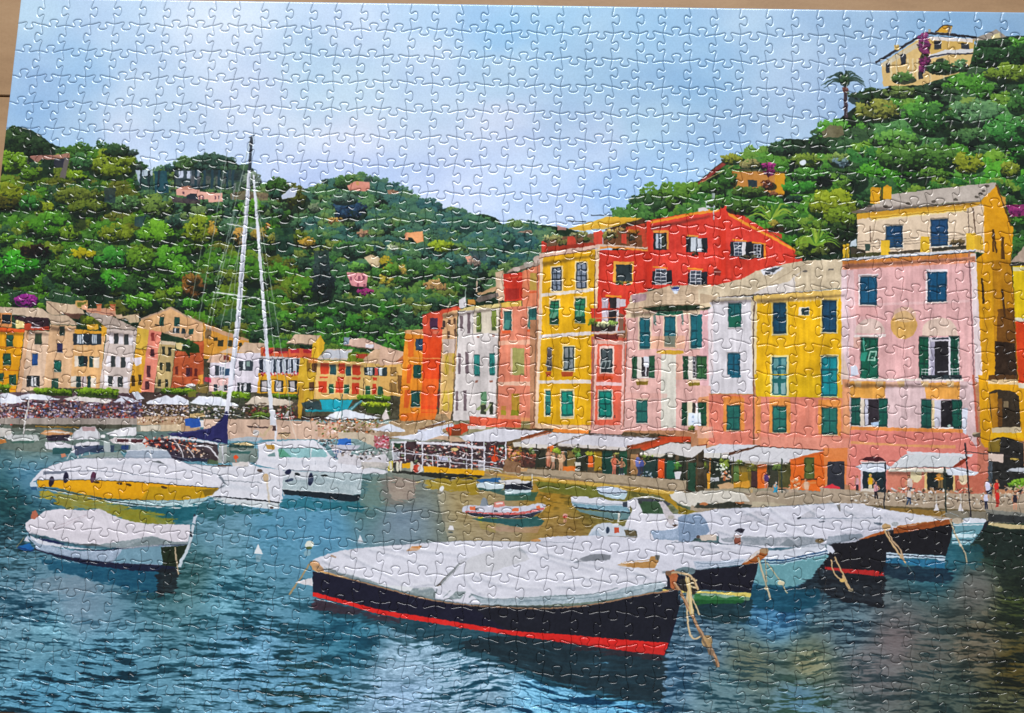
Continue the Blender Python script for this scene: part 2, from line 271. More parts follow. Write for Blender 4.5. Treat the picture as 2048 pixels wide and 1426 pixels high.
TR(160,950,220,150,'3f9a2a',2.6,bias=.10); TR(160,1110,170,70,'2c4a28',bias=-.2); TR(830,850,130,60,'c9a81c',bias=.12); TR(720,1000,260,150,'46742a',bias=-.04); TR(1120,880,160,110,'3f8a34',bias=.03); TR(1140,1120,140,110,'45922c',bias=.06); TR(1420,900,170,110,'608a28'); TR(1700,900,180,140,'55962c',bias=.05); TR(1850,1020,120,100,'5c9a2c',bias=.04)
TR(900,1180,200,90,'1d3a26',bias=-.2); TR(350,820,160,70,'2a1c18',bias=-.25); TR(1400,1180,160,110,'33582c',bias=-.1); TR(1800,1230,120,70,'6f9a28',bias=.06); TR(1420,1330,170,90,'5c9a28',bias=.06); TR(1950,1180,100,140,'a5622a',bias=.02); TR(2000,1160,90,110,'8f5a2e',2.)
TR(1960,1350,110,70,'4f9a2a',bias=.06); TR(60,700,90,50,'5c8a24')
EL(270,1330,120,70,'8a2a86',1,30); TR(270,1320,115,62,'9a2f90',2.,bias=.05); TR(420,1390,50,50,'5a8a28')
P((1790,200,1850,170,2037,205,2037,280,1800,260), 'd9a99c', 1, 14); P((1850,165,1950,160,1960,200,1850,205),'b98a78'); P((1900,300,1900,260,1960,235,2010,260,2010,320), '27303c'); B(1860,225,1880,250,'6a4a58'); P((1740,265,2037,310,2037,345,1760,330), '4a3a44', .8, 20)
RR(380, 340, 5.0925)
P((0,0,560,0,560,210,0,190), '3c4a52', .55, 30)
for x,w in ((10,60),(70,40),(160,50),(260,40),(330,60)): B(x,60,x+w,140,'6a6468',.5)
for x in (60,150,230,300,380,440): LN((x,0,x-6,190), 24, '27434e')
P((0,215,330,235,335,320,190,330,180,295,80,300,70,250,0,235), 'dfb0a2', 1, 14); B(0,240,70,300,'27303c')
for x in (90,120,250,285): B(x,262,x+16,298,'7a5560')
P((400,240,560,210,800,240,790,310,560,300,420,300),'9a7a66',.6,30)
TR(620,100,90,90,'6a7a70',1.6); TR(880,150,120,75,'3f6a2c',2.2,bias=-.02); TR(870,240,70,50,'2f5a48'); P((1030,180,1100,180,1070,270,940,300,930,262),'cfd6ee',.9)
TR(620,370,140,80,'5f9a2c',bias=.06); TR(100,590,180,140,'7f9426',bias=.04); TR(1600,120,150,70,'47703c'); TR(1820,100,60,40,'2f4a44',1.6); TR(1380,120,40,26,'2f4a44',1.3)
P((1600,160,1680,115,1830,120,1830,190,1780,220,1620,205), 'd79a8a', 1, 20); B(1690,120,1720,150,'c9a06a')
TR(1620,400,160,110,'2a4a6a',2.4,bias=-.05); TR(1560,290,130,60,'5a7a6c'); TR(1260,380,60,50,'7a8a70')
for x,y,rx,ry,c in ((230,600,40,90,'c08a3c'),(500,660,50,100,'c98a4a'),(700,650,80,70,'a8803c'),(1190,740,90,60,'c08a3c'),(1750,640,70,40,'b08a70'),(1480,510,80,30,'b08a50'),(790,570,30,30,'b98a50'),(850,700,60,60,'8a7a3c')): TR(x,y,rx,ry,c,1.9)
P((860,590,1050,590,1060,860,880,860),'21443a',.7,30); P((1260,830,1410,810,1450,1300,1280,1290),'26383c',.8,30); TR(1350,1100,110,240,'26383c',2.,bias=-.18)
TR(40,1190,90,110,'94582c',2.); TR(20,1110,70,60,'a0662f',2.)
P((1770,890,1860,860,1940,900,1930,990,1850,980), 'd8c0a0', .9, 20); TR(1700,980,80,50,'6aa04c',bias=.08); TR(1990,980,60,120,'b08a2c',1.9)
P((1590,1040,1780,1050,1810,1080,1800,1190,1700,1190,1640,1170), 'e0a2a6', 1, 14)
for x,y in ((1625,1090),(1710,1080),(1755,1080),(1700,1155),(1765,1160)): B(x,y,x+24,y+38,'9a5a6c')
TR(1780,1240,80,35,'8a2a6a',1.8)
RR(760, 340, 5.0925)
P((70,205,130,195,190,220,180,245,90,245),'a8806a',.9); P((255,640,440,620,445,730,370,745,330,690,260,690),'e5a878',1,14); B(255,640,290,710,'d9a080'); TR(120,790,60,40,'c0c8b0',1.6); P((870,880,920,870,960,910,950,950,890,940),'e0a896'); TR(960,940,60,60,'8a7a70',1.5,bias=-.1)
P((900,820,1110,830,1080,930,960,920),'2f3f50',.6,20); TR(620,770,150,60,'9ab030',bias=.06); TR(230,1010,40,60,'c99a50',1.8); TR(60,1100,70,70,'c09a3c',1.8); TR(560,1180,110,80,'a8885c',1.8); TR(100,1020,100,60,'5c8f34',bias=.05)
P((1390,640,1440,620,1540,615,1560,640),'b08a78',.8); P((1800,560,1900,590,1900,615,1810,610),'c08a86',.9)
# right hill
RR(0, 0, 1)
RH = (1225,446,1250,418,1275,402,1290,396,1310,402,1330,388,1370,372,1400,360,1440,326,1470,312,1500,318,1530,322,1537,300,1573,277,1623,280,1648,255,1676,240,1696,225,1721,207,1760,180,1850,150,1940,100,1961,80,2011,72,2160,70,2160,620,1225,620)
P(RH, '1c3320', 1, 30)
WOOD((1740,200,1850,165,1960,100,2150,90,2150,420,1960,380,1700,390,1560,330,1640,290), ['3f8a30','2f7234','55923a','4f9a2c','35603a','6a9a30','4c8a4a','2a4c30','70903c'], 90, 36, 2.7, .04, 6)
WOOD((1240,438,1290,402,1400,372,1470,330,1560,300,1700,330,1720,480,1600,500,1450,450,1330,440), ['3f7a2c','356a2e','4f8a30','2a4c2c','5f8a34','487a3c'], 80, 28, 2.6, .03, 7)
RR(1536, 0, 4)
P((430,1050,500,1000,600,1010,610,1080,560,1100,440,1100),'8a7a60',.8,30); TR(120,1180,130,60,'3a6240',bias=-.05); TR(790,770,160,70,'2a4c26',2.6,bias=-.08)
LN((617,690,625,940), 28, '4a3a44', 1, 34); P((590,700,640,700,650,730,600,740), '7a4a40')
for a in np.linspace(-172, -8, 19):
    r = np.radians(a+rng.randn()*4); L = 165+rng.rand()*30; x1, y1 = 612+L*np.cos(r), 690+L*.72*np.sin(r)
    LN(curve((612,672, 612+.5*(x1-612), 672+.62*(y1-672)-28, x1, y1+26)), 17, ['1f3a34','27463a','2f4c3a'][rng.randint(3)], .95, 4)
TR(612,640,40,45,'355a34',2.)
TR(1060,650,110,60,'5f8f34',bias=.05); TR(1050,730,150,50,'6f8a40'); TR(1850,420,300,110,'2c5c30',2.8,bias=-.08); TR(1800,330,140,40,'2a5230',2.6); TR(1930,580,200,80,'7a9a2c',bias=.02); TR(860,880,180,90,'a89a3c',2.6,bias=0); TR(1230,880,160,110,'4f9a34',2.8,bias=.06); TR(1640,900,220,120,'5f9460',2.8,bias=.04); TR(1330,960,200,120,'2f6a2c',2.8,bias=-.05); TR(1900,1040,180,120,'3f8f3c',bias=.04); TR(1990,820,80,90,'3f7a34'); TR(1000,1110,200,70,'62a040',2.8,bias=.06); TR(1620,1080,160,70,'4a7a44'); TR(1200,1250,340,110,'4f7f34',2.8,bias=-.02); TR(1600,1290,120,90,'a8a02c',bias=.06); TR(1930,1350,80,70,'8a9a34',bias=.04); TR(1300,560,60,80,'2c5a2c'); TR(1330,1390,130,50,'5c8a34'); TR(300,1280,120,60,'8a9434'); TR(560,1270,90,50,'7f9a50'); TR(570,1300,70,40,'6f8a96',2.); TR(330,1390,150,50,'4a8a34',bias=.05)
EL(280,1300,26,22,'dfe6f0')
pass
# villa on the right hill
P((1640,300,1700,290,1830,235,1910,295,1640,330),'a39a90'); P((1780,290,1850,260,1860,300,1790,310),'d5c890')
P((905,510,1210,310,1650,320,1640,440,1600,560,1480,600,1230,680,920,690), 'dcbc7c', 1, 14)
P((1210,300,1650,320,1640,400,1600,440,1440,440,1290,460,1220,480), 'd2ae5c', 1, 12)
P((905,510,1210,330,1210,370,930,540), 'cfc3a8'); P((1290,290,1640,310,1640,340,1300,320),'ddd6d4')
P((1290,440,1420,400,1640,390,1640,420,1440,440,1290,470), 'd5d6dc'); LN((1290,455,1440,432,1640,430), 12, '3a3a48')
LN((860,503,1200,300,1260,265,1400,270,1670,300), 20, '2c2a34'); P((1340,255,1400,205,1475,208,1460,265,1440,262),'d9a52c'); LN((1340,256,1400,203,1480,208), 9, '3a2c28'); B(1440,215,1462,262,'8a7c6c')
B(1010,360,1048,400,'d5b464'); B(1285,232,1305,262,'b0a090')
for p in ((945,510,975,500,975,580,945,585),(1060,440,1080,425,1105,440,1100,515,1062,520),(1330,325,1388,328,1388,395,1330,395),(1545,345,1610,350,1610,395,1545,390),(1203,545,1240,535,1240,630,1205,635)): P(p,'2e3440')
P(CU((1335,520,1345,480,1380,465,1420,480,1425,520),(1425,600,1340,600)), '34402f')
for x in (985,1030,1120,1160,1195,1300,1410): LN((x,470,x,640), 14, 'e6dcc0', .55)
TR(1245,340,46,80,'8a2a78',2.2); TR(1250,450,40,100,'7f2468',2.); TR(1235,530,24,60,'8a2a70',1.8)
P((1090,590,1150,570,1150,660,1090,650),'e0dcd8',.8); TR(1390,540,120,50,'2c5a2c',2.6); TR(1080,620,90,46,'4c7a34',2.2); TR(1540,520,60,50,'5f9460',2.2)
# ---- buildings
def mixc(c, d, t): return hx(c)*(1-t)+hx(d)*t
def SHUT(x0, y0, x1, y1, c='236357', fr=None, fw=12, sk=0., rails=2):     # a closed pair of louvred shutters
    if fr: B(x0-fw, y0-fw, x1+fw, y1+fw, fr, 1, 8, sk)
    w = x1-x0; h = y1-y0; e = .05*w
    B(x0-e, y0-e*1.6, x1+e, y0, '2a2420', .45, 0, sk); B(x0-e, y0, x0, y1, '2a2420', .35, 0, sk); B(x0-e*1.4, y1, x1+e*1.4, y1+e*1.3, 'ece4da', .75, 0, sk); B(x0-e, y1+e*1.3, x1+e, y1+e*2.6, '2a2024', .3, 0, sk)
    B(x0, y0, x1, y1, mixc(c, '0c2028', .45), 1, 6, sk)
    for k in range(2):
        a = x0+w*(.07+.46*k); b = x0+w*(.47+.46*k)
        for r in range(rails):
            t0 = y0+h*(.05+r*.93/rails); t1 = y0+h*(.05+(r+.86)*.93/rails); B(a, t0, b, t1, c, 1, 14, sk*.5)
            for q in np.linspace(t0, t1, 7)[1:-1]: B(a, q, b, q+2.2, mixc(c, '08202c', .3), .6, 0, sk*.4)
def GLAZ(x0, y0, x1, y1, fr='e8e6ea', gl='39424c', nx=2, ny=3, sk=0., w=7):
    B(x0, y0, x1, y1, gl, 1, 16, sk)
    for k in range(nx+1): x = x0+(x1-x0)*k/nx; B(x-w/2, y0, x+w/2, y1, fr, 1, 0, sk*.5)
    for k in range(ny+1): y = y0+(y1-y0)*k/ny; B(x0, y-w/2, x1, y+w/2, fr, 1, 0, sk)
def DK(*r, c='2c3438'):
    for q in r: B(*q, c, 1, 14)
# left village, seen far off
RR(0, 580, 5.0925)
P((0,170,420,185,520,250,500,300,170,255,0,240), 'cbb7a3', 1, 16); P((0,230,120,235,120,385,0,375), 'd0935f', 1, 12); DK((20,250,110,345),c='20272e')
P((-150,400,250,410,160,1050,-150,1040), 'e0a526', 1, 12); P((-150,370,262,400,255,432,-150,425), 'd4602a', 1, 12); B(160,290,272,390,'dccb92',1,10)
P((140,262,500,285,505,400,280,395,250,330,150,300), '35222b', 1, 14); P((245,335,320,345,325,385,500,370,500,412,250,410), 'a8442c', 1, 12); LN((280,320,400,362), 8, 'd8cfd0'); LN((315,378,420,385), 12, 'ddd6da')
for q in ((65,460,135,575),(30,650,110,765),(95,865,165,965),(-40,850,35,930)): SHUT(*q, c='2f5f4c', rails=1)
for q in ((-150,572,225,588),(-150,800,200,822),(0,1000,165,1012)): LN(q, 9, 'b8701f')
P((255,412,508,420,450,1000,165,1055), 'd8bda6', 1, 16); P((255,412,300,414,215,1050,165,1055), 'd9ab83', .7, 10)
SHUT(355,445,425,552,'3f4f38',rails=1); SHUT(325,650,385,770,'27508a',rails=1); DK((270,875,405,985),c='262c30'); B(318,880,342,980,'c8c8cc'); B(350,885,368,975,'d8d6d8')
P((470,112,620,135,780,150,870,240,700,250,520,252,470,205), 'cab39b', 1, 16); LN((470,118,560,190,610,235,720,265),7,'6a5348'); P((500,250,700,262,800,358,512,350), 'c3ae99', 1, 14); P((640,235,860,245,800,300,740,290),'6a4a40',.9,10)
P((508,352,775,365,725,1000,440,1000), 'd8b592', 1, 16); SHUT(605,372,660,465,'31443a',rails=1); SHUT(580,540,640,637,'38345a',rails=1); SHUT(550,720,625,832,'1f6a5e',rails=1); SHUT(525,905,597,1002,'2f5a4c',rails=1)
P((765,108,890,108,895,160,860,190,790,180,765,150), 'd2ad72', 1, 12); P((780,130,890,120,830,170,790,170),'5a6a24',.8); P((880,190,1170,185,1185,270,1060,262,880,225), 'd2a288', 1, 14)
for x in (985,1125): B(x,150,x+46,215,'cf8a6a'); B(x-6,143,x+52,158,'b0603c')
for x in (830,): B(x,150,x+60,200,'e0b090')
LN((890,208,1130,240,1170,268), 8, '8a5a52'); P((820,255,1060,300,1050,390,820,370), '4f5a20', 1, 20); TR(930,310,80,40,'8a8a22',2.,bias=.05); P((880,350,1000,350,1000,405,890,400),'dcae44')
P((1170,255,1240,245,1260,300,1190,290),'cdb49c'); P((1235,270,1410,240,1420,330,1330,340),'c8b498',1,10)
P((760,398,1078,425,1012,1000,715,1000), 'dab07e', 1, 14); P((760,398,1078,425,1072,470,755,450), 'd9a440'); P((1030,355,1095,360,1085,455,1030,440),'dba93c')
DK((745,445,1035,560),c='27323c'); 
for a,b in ((786,850),(935,985)): B(a,452,b,548,'ccd2da',1,14); 
for a in (806,826,950,968): B(a,452,a+7,548,'5a6a78')
for q in ((800,672,890,780),(910,676,950,790),(775,880,825,992),(885,882,925,995)): DK(q,c='1f3f40')
DK((850,675,888,780),c='22262c'); B(828,882,882,990,'c9bcbc'); B(840,882,850,990,'5a4040')
for q in ((758,670,800,780),(955,680,1012,792),(720,878,776,985),(926,890,978,990)): B(*q,'e0d4c6',1,8)
for q in ((780,575,830,615),(855,580,890,615)): B(*q,'e6c398',.8)
P((870,222,1130,262,1440,412,1380,418,1095,388), 'b8a99f', 1, 20); LN((1095,388,1300,405,1430,412),8,'5f5450')
P((1092,392,1400,418,1310,1070,1010,1000), 'd1c3bd', 1, 14)
for y,xs in ((435,(1110,1160,1210,1262,1310)),(668,(1082,1128,1180,1232,1282)),(868,(1062,1100,1152,1202,1255))):
    for i,x in enumerate(xs): B(x,y+i*5,x+46,y+i*5+108,'3a4042' if i%2 else 'e9e3e8',1,8)
P((1400,382,1525,400,1492,605,1380,590), 'dab855', 1, 12); P((1380,595,1500,610,1440,1060,1310,1060), 'd6a640', 1, 12); DK((1340,870,1376,980),(1410,860,1440,970),c='4d3a1e'); P((1345,690,1440,680,1440,750,1380,775),'e6dde4'); LN((1375,600,1500,615),8,'a8742a')
P((1520,400,1645,430,1560,1100,1430,1080), 'd98c7a', 1, 12); DK((1540,432,1570,520),c='8a3a36'); DK((1530,602,1572,680),(1495,770,1530,890),(1480,930,1520,1010),c='4f2c34')
for q in ((1500,570,1610,585),(1500,690,1600,705),(1480,900,1560,915)): LN(q, 8, 'efcabc')
P((1440,292,1740,182,2040,330,2040,530,1900,505,1650,432,1400,382), 'd8b084', 1, 16); LN((1430,300,1740,182,2040,335), 18, 'b59c88'); P((1660,440,1900,500,2040,540,2040,480,1760,400), 'b59a86', .8, 16)
for q in ((1625,275,1670,365),(1775,280,1830,370),(1925,395,1970,452)): SHUT(*q, c='27564c', rails=1)
DK((1760,388,1830,442),(1850,392,1885,446),c='2a363c'); B(1775,390,1790,440,'e0e0e4'); LN((1580,355,1620,362), 14, '3a3630')
P((1620,540,1790,555,1735,1010,1580,1000), 'bfa97a', 1, 12); P((1630,515,1795,528,1785,562,1620,550), 'd8c8b0')
DK((1650,572,1680,660),(1710,582,1745,667),(1630,742,1655,820),(1690,742,1740,830),(1610,910,1640,985),(1680,912,1710,990),c='33382c')
P((1830,515,2040,520,2040,680,1830,640), '2a4720', 1, 24); TR(1960,560,110,50,'3f6a2c',2.); P((1790,535,1870,540,1850,612,1795,600),'dac795'); LN((1850,560,1980,575),10,'e0e2e4')
P((1785,618,1890,625,1925,690,2040,640,2040,960,1740,1000), 'b9623e', 1, 18); DK((1785,780,1815,862),(1985,800,2010,880),c='6a3028'); DK((1898,792,1960,880),c='4a2a38'); LN((1760,875,1880,885),8,'d89a78'); EL(1940,968,50,16,'eae6ea')
# hedge, parasols, crowd, quay
def HEDGE(x0,y0,x1,y1,sk=10,c='6f8f22'):
    P((x0,y0,x1,y0+sk,x1-6,y1+sk,x0+4,y1), '34481c', 1, 20); n=int((x1-x0)/24)
    for i in range(n): TR(x0+12+i*24, y0+sk*i/n+(y1-y0)*.3, 22, (y1-y0)*.42, c, 1.8)
P((-150,1040,1450,1050,1450,1320,-150,1320), '5f4c52', 1, 30); P((1440,1040,2040,1040,2040,1300,1440,1300), '4a3c38', 1, 30)
HEDGE(-60,960,100,1040); HEDGE(355,1000,735,1072); HEDGE(780,1000,1200,1095); HEDGE(1655,1005,1995,1060)
crowd=['b8b0c0','9a8ca8','a8544a','c0b0a8','4a3a58','6a5064','ccc8d4','a88474','3a2a3a','606ea0','8a3a3a','b08c7c','5a4a54','2c2430','443844']
DOTS(-150,1120,1450,1315,620,crowd,2.4); DOTS(-150,1180,1300,1310,260,['d4d0dc','b0503c','2c2430','a89cb8','b88870'],1.7); DOTS(1450,1170,2040,1290,240,['d8d4dc','5a4a3c','c8a888','3a2c30','7a6a44','b8b0b8'],1.8)
P((0,1062,70,1045,180,1082,300,1055,440,1066,615,1112,600,1122,180,1112,0,1088,-150,1090,-150,1060), 'e4e6f1', 1, 6); P((-150,1110,0,1098,120,1090,272,1136,140,1158,0,1152,-150,1150), 'e7e9f4', 1, 6)
P((640,1112,760,1080,1145,1118,1100,1152,700,1128), 'dcd6d4', 1, 8); P((1160,1142,1230,1090,1285,1132), 'dfe2ee'); P((1200,1075,1300,1090,1430,1140,1330,1140),'d8dae6'); P((1340,1040,1400,1035,1472,1112,1390,1122), 'd6dae6')
P((1490,1142,1700,1070,1750,1100,1810,1068,1965,1152,1930,1168,1500,1162), 'e6e9f5', 1, 6); P((1960,1152,2040,1108,2040,1168), 'e6e9f5')
P((130,1310,1392,1306,1392,1372,500,1392,140,1366,-150,1360,-150,1312), 'a79d96', 1, 16); P((-150,1360,140,1366,500,1392,1392,1372,1392,1440,-150,1440), '5a5a52', 1, 20); LN((400,1388,900,1398),12,'a8843a')
DOTS(-150,1240,130,1370,70,['d8cfe0','c04a3a','e0d0c8','7a3a40','d89080'],2.); LN((296,1110,250,1440), 16, 'd8d2d0')
P((1392,1290,2040,1285,2040,1440,1392,1440), 'b89c80', 1, 24); P((1880,1310,2040,1308,2040,1390,1890,1385),'2d5aa6',1,10); DOTS(1400,1295,1880,1350,80,['e0cfc0','7a4a38','5a4a30','d8c8b8'],1.7); P((1410,1385,1640,1375,1640,1430,1410,1430),'ddd0bc',1,6)
# middle of the village
RR(380, 580, 5.0925)
P((0,270,130,330,130,520,0,520), 'd8b08a', 1, 14); LN((0,275,140,345,240,385),14,'b59c88'); SHUT(-10,395,36,450,'27564c',rails=1)
P((130,330,600,520,600,700,420,720,140,700), 'd39c46', 1, 16); P((130,325,240,385,420,440,600,505,590,522,400,480,180,400), 'c8a283', 1, 10); P((160,390,220,400,210,510,150,490),'6a5a4a',.8,20)
DK((285,510,340,575),(385,515,430,575),(500,540,530,580),(240,480,280,520),c='3a3c2c')
P((0,530,140,520,140,960,60,960,0,950), 'b8603c', 1, 18); DK((0,790,25,880),(45,800,75,880),c='6a2c28'); P((0,515,90,560,100,640,0,640),'2c4a1e',1,20); P((85,870,140,860,120,1030,80,1030),'d9a04a')
P((290,640,420,580,480,590,420,650), 'd3b8a0', 1, 12); P((210,665,290,650,400,660,400,740,170,740), 'd8b8a4', 1, 12); DK((340,665,400,715),c='7a3a34')
P((200,740,420,735,410,900,200,890), 'd9d2dc', 1, 8); P((200,890,490,905,460,1040,190,1035), 'e0bcb8', 1, 10); DK((255,770,300,870),c='3a424c'); DK((345,800,415,870),c='2c4a66'); GLAZ(300,780,350,870,'e0e0e8','5a6878',2,2); DK((240,960,280,1025),(345,965,380,1025),c='2c3840'); B(285,970,340,1025,'c6c0c4')
P((155,890,215,890,215,940,150,935),'c83a5a',.8,20); P((60,960,190,960,180,1050,60,1040),'7a6a3c',1,20)
P((470,630,560,530,770,545,780,600,720,650), 'cdb49e', 1, 16); P((430,640,720,640,690,1040,420,1040), 'dcd5df', 1, 10)
DK((500,720,640,820),c='39424a'); B(540,725,560,810,'d5dade'); B(575,728,610,780,'8aa09a'); B(420,830,605,880,'d5cfd8'); DK((480,945,620,1040),c='2c3438'); B(505,950,520,1030,'e0dde2'); B(545,950,575,1030,'d0d0d6')
P((720,580,870,590,1240,600,1240,690,1120,690,720,670), 'cf6a44', 1, 14); 
for x in (750,900,1020,1150): P((x,605,x+90,600,x+95,645,x,645),'b0303c',1,14)
DK((860,590,1000,625),c='5a3a34'); P((1040,610,1060,550,1085,605),'e2e2ea'); B(980,560,1120,600,'4a5a24',.8)
P((985,540,1075,450,1335,462,1245,555), 'd0b8a2', 1, 14); LN((985,545,1245,556),9,'6a5a50'); P((1335,462,1372,540,1360,620,1310,690,1235,690,1245,555), 'dcb43a', 1, 12)
P((715,670,1120,690,1110,880,690,870), 'cfc6c8', 1, 8); DK((705,700,1110,850),c='2c3644')
for a in (745,815,880,940,995,1050): B(a,705,a+34,850,'ccd0da',1,10); B(a+14,705,a+20,850,'8a94a4')
P((695,845,1105,855,1100,905,695,890), 'd9a42c', 1, 10); DOTS(700,835,1100,868,60,['b0304a','c84a5a','e0d0d8'],1.6); P((700,880,1130,900,1090,1060,680,1050), 'd8a836', 1, 10)
for a in (715,860,1000): DK((a,920,a+90,1040),c='2c3030'); B(a+15,930,a+70,1035,'c2bcbf',1,8)
P((1120,690,1300,700,1260,1110,1140,1150,1080,1290,1140,1290,1130,1100,1100,900), 'cba83a', 1, 14); P((1190,720,1230,730,1230,840,1190,830),'8a6a2a'); DK((1240,740,1290,840),(1215,940,1265,1030),c='5a3c24'); P((1115,970,1170,970,1130,1310,1085,1300), 'c09a3c', 1, 12); B(1205,690,1300,740,'cf8a4c',.9)
P((1400,598,1660,605,1600,720,1290,705), 'cdbfb0', 1, 12); P((1400,610,1645,620,1600,700,1330,690), 'c2c6d0', .9, 10); P((1610,640,1700,630,1840,650,1790,740,1600,720),'7a8a2c',1,20); P((1690,650,1810,655,1790,700,1690,695),'b04a34')
P((1560,560,1640,500,1780,490,2040,610,1850,600), 'cdb0a2', 1, 14); P((1760,710,1880,600,2040,610,2040,760,1780,750), 'cdae92', 1, 14); LN((1560,560,1850,605,1870,590),9,'7a6058'); P((1570,480,1630,480,1620,550,1560,560),'8a98a8'); B(1790,555,1870,590,'dcd8e0')
P((1300,710,1780,735,1740,1110,1260,1110), 'dcb87a', 1, 12); P((1760,740,2040,765,2040,1100,1710,1090), 'd9b878', 1, 12)
for q in ((1330,740,1415,855),(1515,745,1580,850),(1655,765,1735,865),(1320,880,1400,900),(1500,885,1565,925),(1650,890,1735,915),(1308,930,1395,1045),(1485,930,1560,1050),(1650,950,1725,1060),(1880,790,1910,870),(1865,890,1905,925),(1855,955,1900,1060)): B(*q,'c9492c',1,14)
for q in ((1425,765,1490,860),(1590,780,1640,870)): SHUT(*q,c='2f5a60',fr='e6cf98',fw=9,rails=1)
for q in ((1415,960,1465,1050),(1570,965,1620,1055),(1785,980,1835,1062),(1915,985,1965,1070)): SHUT(*q,c='2c6a4c',fr='e6cf98',fw=8,rails=1)
DK((1775,785,2010,870),c='26363c'); B(1805,790,1860,865,'c8cdd0'); B(1880,790,1915,868,'c4524a'); B(1925,790,1970,872,'d0d4d8'); B(1822,790,1832,865,'3a4a50'); B(1945,790,1953,870,'3a4a50'); LN((1770,900,1765,1080),6,'4a3a2c')
P((-20,1040,60,1030,60,1090,-20,1090),'6a6a2c',1,20); HEDGE(245,1035,375,1090); HEDGE(430,1040,620,1150,8); HEDGE(850,1060,1090,1105); HEDGE(1710,1075,2040,1130,8); P((1750,1150,2040,1150,2040,1280,1800,1250), '3a4c1c', 1, 24); HEDGE(1755,1150,2040,1190,6,'9aac2c')
P((0,1130,2040,1150,2040,1420,0,1420), '4a3c34', .0); P((-10,1100,560,1100,560,1310,-10,1310), '3f4238', .8, 30); P((560,1130,1100,1150,1100,1310,560,1310), '4a4038', .85, 30); P((1130,1290,1900,1270,1900,1330,1130,1330),'3a302c',1,30)
P((0,1150,90,1080,300,1090,480,1165,500,1185,380,1185,100,1165), 'e3e6f2', 1, 6); P((560,1160,660,1075,1050,1130,1020,1185,700,1170), 'd6c9bb', 1, 8); EL(745,1157,38,10,'7a6a5c'); P((960,1180,1030,1140,1060,1150,1000,1185),'c8b8a8')
P((1270,1110,1700,1110,1650,1130,1300,1120),'6a7a44'); P((1320,1118,1660,1120,1600,1215,1350,1220), '28a6b8', 1, 10); P((1170,1215,1600,1215,1590,1240,1180,1240), '20909f'); P((1130,1150,1310,1130,1340,1220,1180,1215),'35484c',1,20); P((1600,1215,1740,1120,1760,1130,1650,1225),'3f8a94'); LN((1640,1215,1735,1130),10,'a8c0c4')
DOTS(0,1180,560,1300,130,['d8d0d0','5a6a3c','8a7a60','c8b8b0','2c3030','e0e0e8'],1.8); DOTS(570,1180,1080,1300,120,['7a5a44','5a6a2c','8a3a34','3a3430','b8a090'],1.8); TR(720,1280,110,36,'5f7a2c',1.9); DOTS(880,1250,1060,1310,40,['c04a50','e0e0e0','5a4030'],1.6); LN((1005,1230,975,1300),18,'c8c4c4',1,40)
P((0,1260,130,1255,160,1290,0,1300),'c8ae80',1,14)
P((390,1315,870,1320,890,1345,1300,1370,1450,1420,1800,1440,1800,1480,380,1480), 'd0b4a2', 1, 12); LN((390,1315,890,1335,1300,1365),6,'b09a8a')
P((1370,1300,1480,1240,1600,1215,1790,1265,1945,1305,1780,1315,1400,1315), 'e3e6f0', 1, 6); P((1950,1300,1995,1195,2030,1310,1975,1325), 'd6ccca')
DOTS(1180,1310,1900,1440,200,['d8c8b8','b08a6c','5a3a30','c07a50','e0d8d4','6a6a3c','e0c0c0'],1.8); LN((1550,1060,1545,1330), 7, '3f5a5c')
P((0,1330,100,1325,110,1400,0,1400),'2d5aa6',1,10); P((100,1330,330,1320,200,1380,0,1420,110,1390),'e0dad8',1,8)
# tall houses in the middle
RR(760, 340, 5.0925)
LN((985,1130,985,1240,1000,1240),14,'c8b4a0'); LN((980,1120,1180,1100),6,'e0d8d0'); P((1180,1040,1260,1020,1270,1330,1215,1330,1180,1300), 'dcc0a6', 1, 10); B(1225,1060,1262,1230,'e2cdb8')
P((1255,1060,1460,1040,1450,1330,1270,1340), 'c8402c', 1, 14); P((1280,1200,1415,1210,1415,1310,1280,1330),'9a2c24',.8,12); LN((1260,1105,1450,1085),12,'d86a50')
P((1330,1010,1640,910,1650,970,1460,1010,1270,1060), 'a8988c', 1, 20); LN((1270,1058,1460,1010,1640,965),10,'5a4a44'); EL(1510,960,50,30,'b8b0a8',1,30); EL(1600,910,40,40,'cdbab0',1,20); EL(1390,1010,40,22,'c8b8b0',1,20)
P((1450,1030,1640,960,1630,1430,1450,1430), 'd98a6a', 1, 14); B(1525,1050,1595,1225,'b8a050',.9); B(1515,1235,1605,1250,'d0663c'); LN((1640,900,1625,1430),14,'e6c8b0')
P((970,1330,1000,1290,1200,1250,1210,1290,1010,1350), '7a706a', 1, 40); P((990,1260,1190,1180,1190,1230,1000,1280),'cfae88',1,20); LN((1210,1330,1215,1420),10,'a0806a'); LN((875,1200,870,1300),8,'a8b8b0'); P((800,1330,870,1290,880,1400,810,1410), 'd8d4d8', 1, 14); P((890,1320,970,1320,970,1370,890,1380),'cf9a50')
P((680,1400,715,1330,720,1370,690,1410),'ccd0b8')
RR(760, 580, 5.0925)
P((250,410,440,400,440,470,260,470), 'e0b084'); P((430,250,700,185,800,160,830,200,700,240,640,500,440,500), 'd25c42', 1, 14); LN((425,255,690,190,800,160), 10, '9a4034'); DK((510,285,590,400),c='50304c'); EL(570,430,36,20,'e09a80',.6)
P((0,560,120,600,250,630,250,760,0,780), 'cfb09c', 1, 14); P((0,770,250,750,240,1090,0,1060), 'd9b06c', 1, 12); DK((0,790,75,875),c='2c3c40'); B(0,790,22,870,'ccd4d8'); DK((105,785,170,880),(95,940,170,1040),c='9a7a4a'); DK((0,985,30,1060),c='2a5a44'); DK((180,870,235,1050),c='7a5a34'); P((160,730,245,660,245,750),'b8744c')
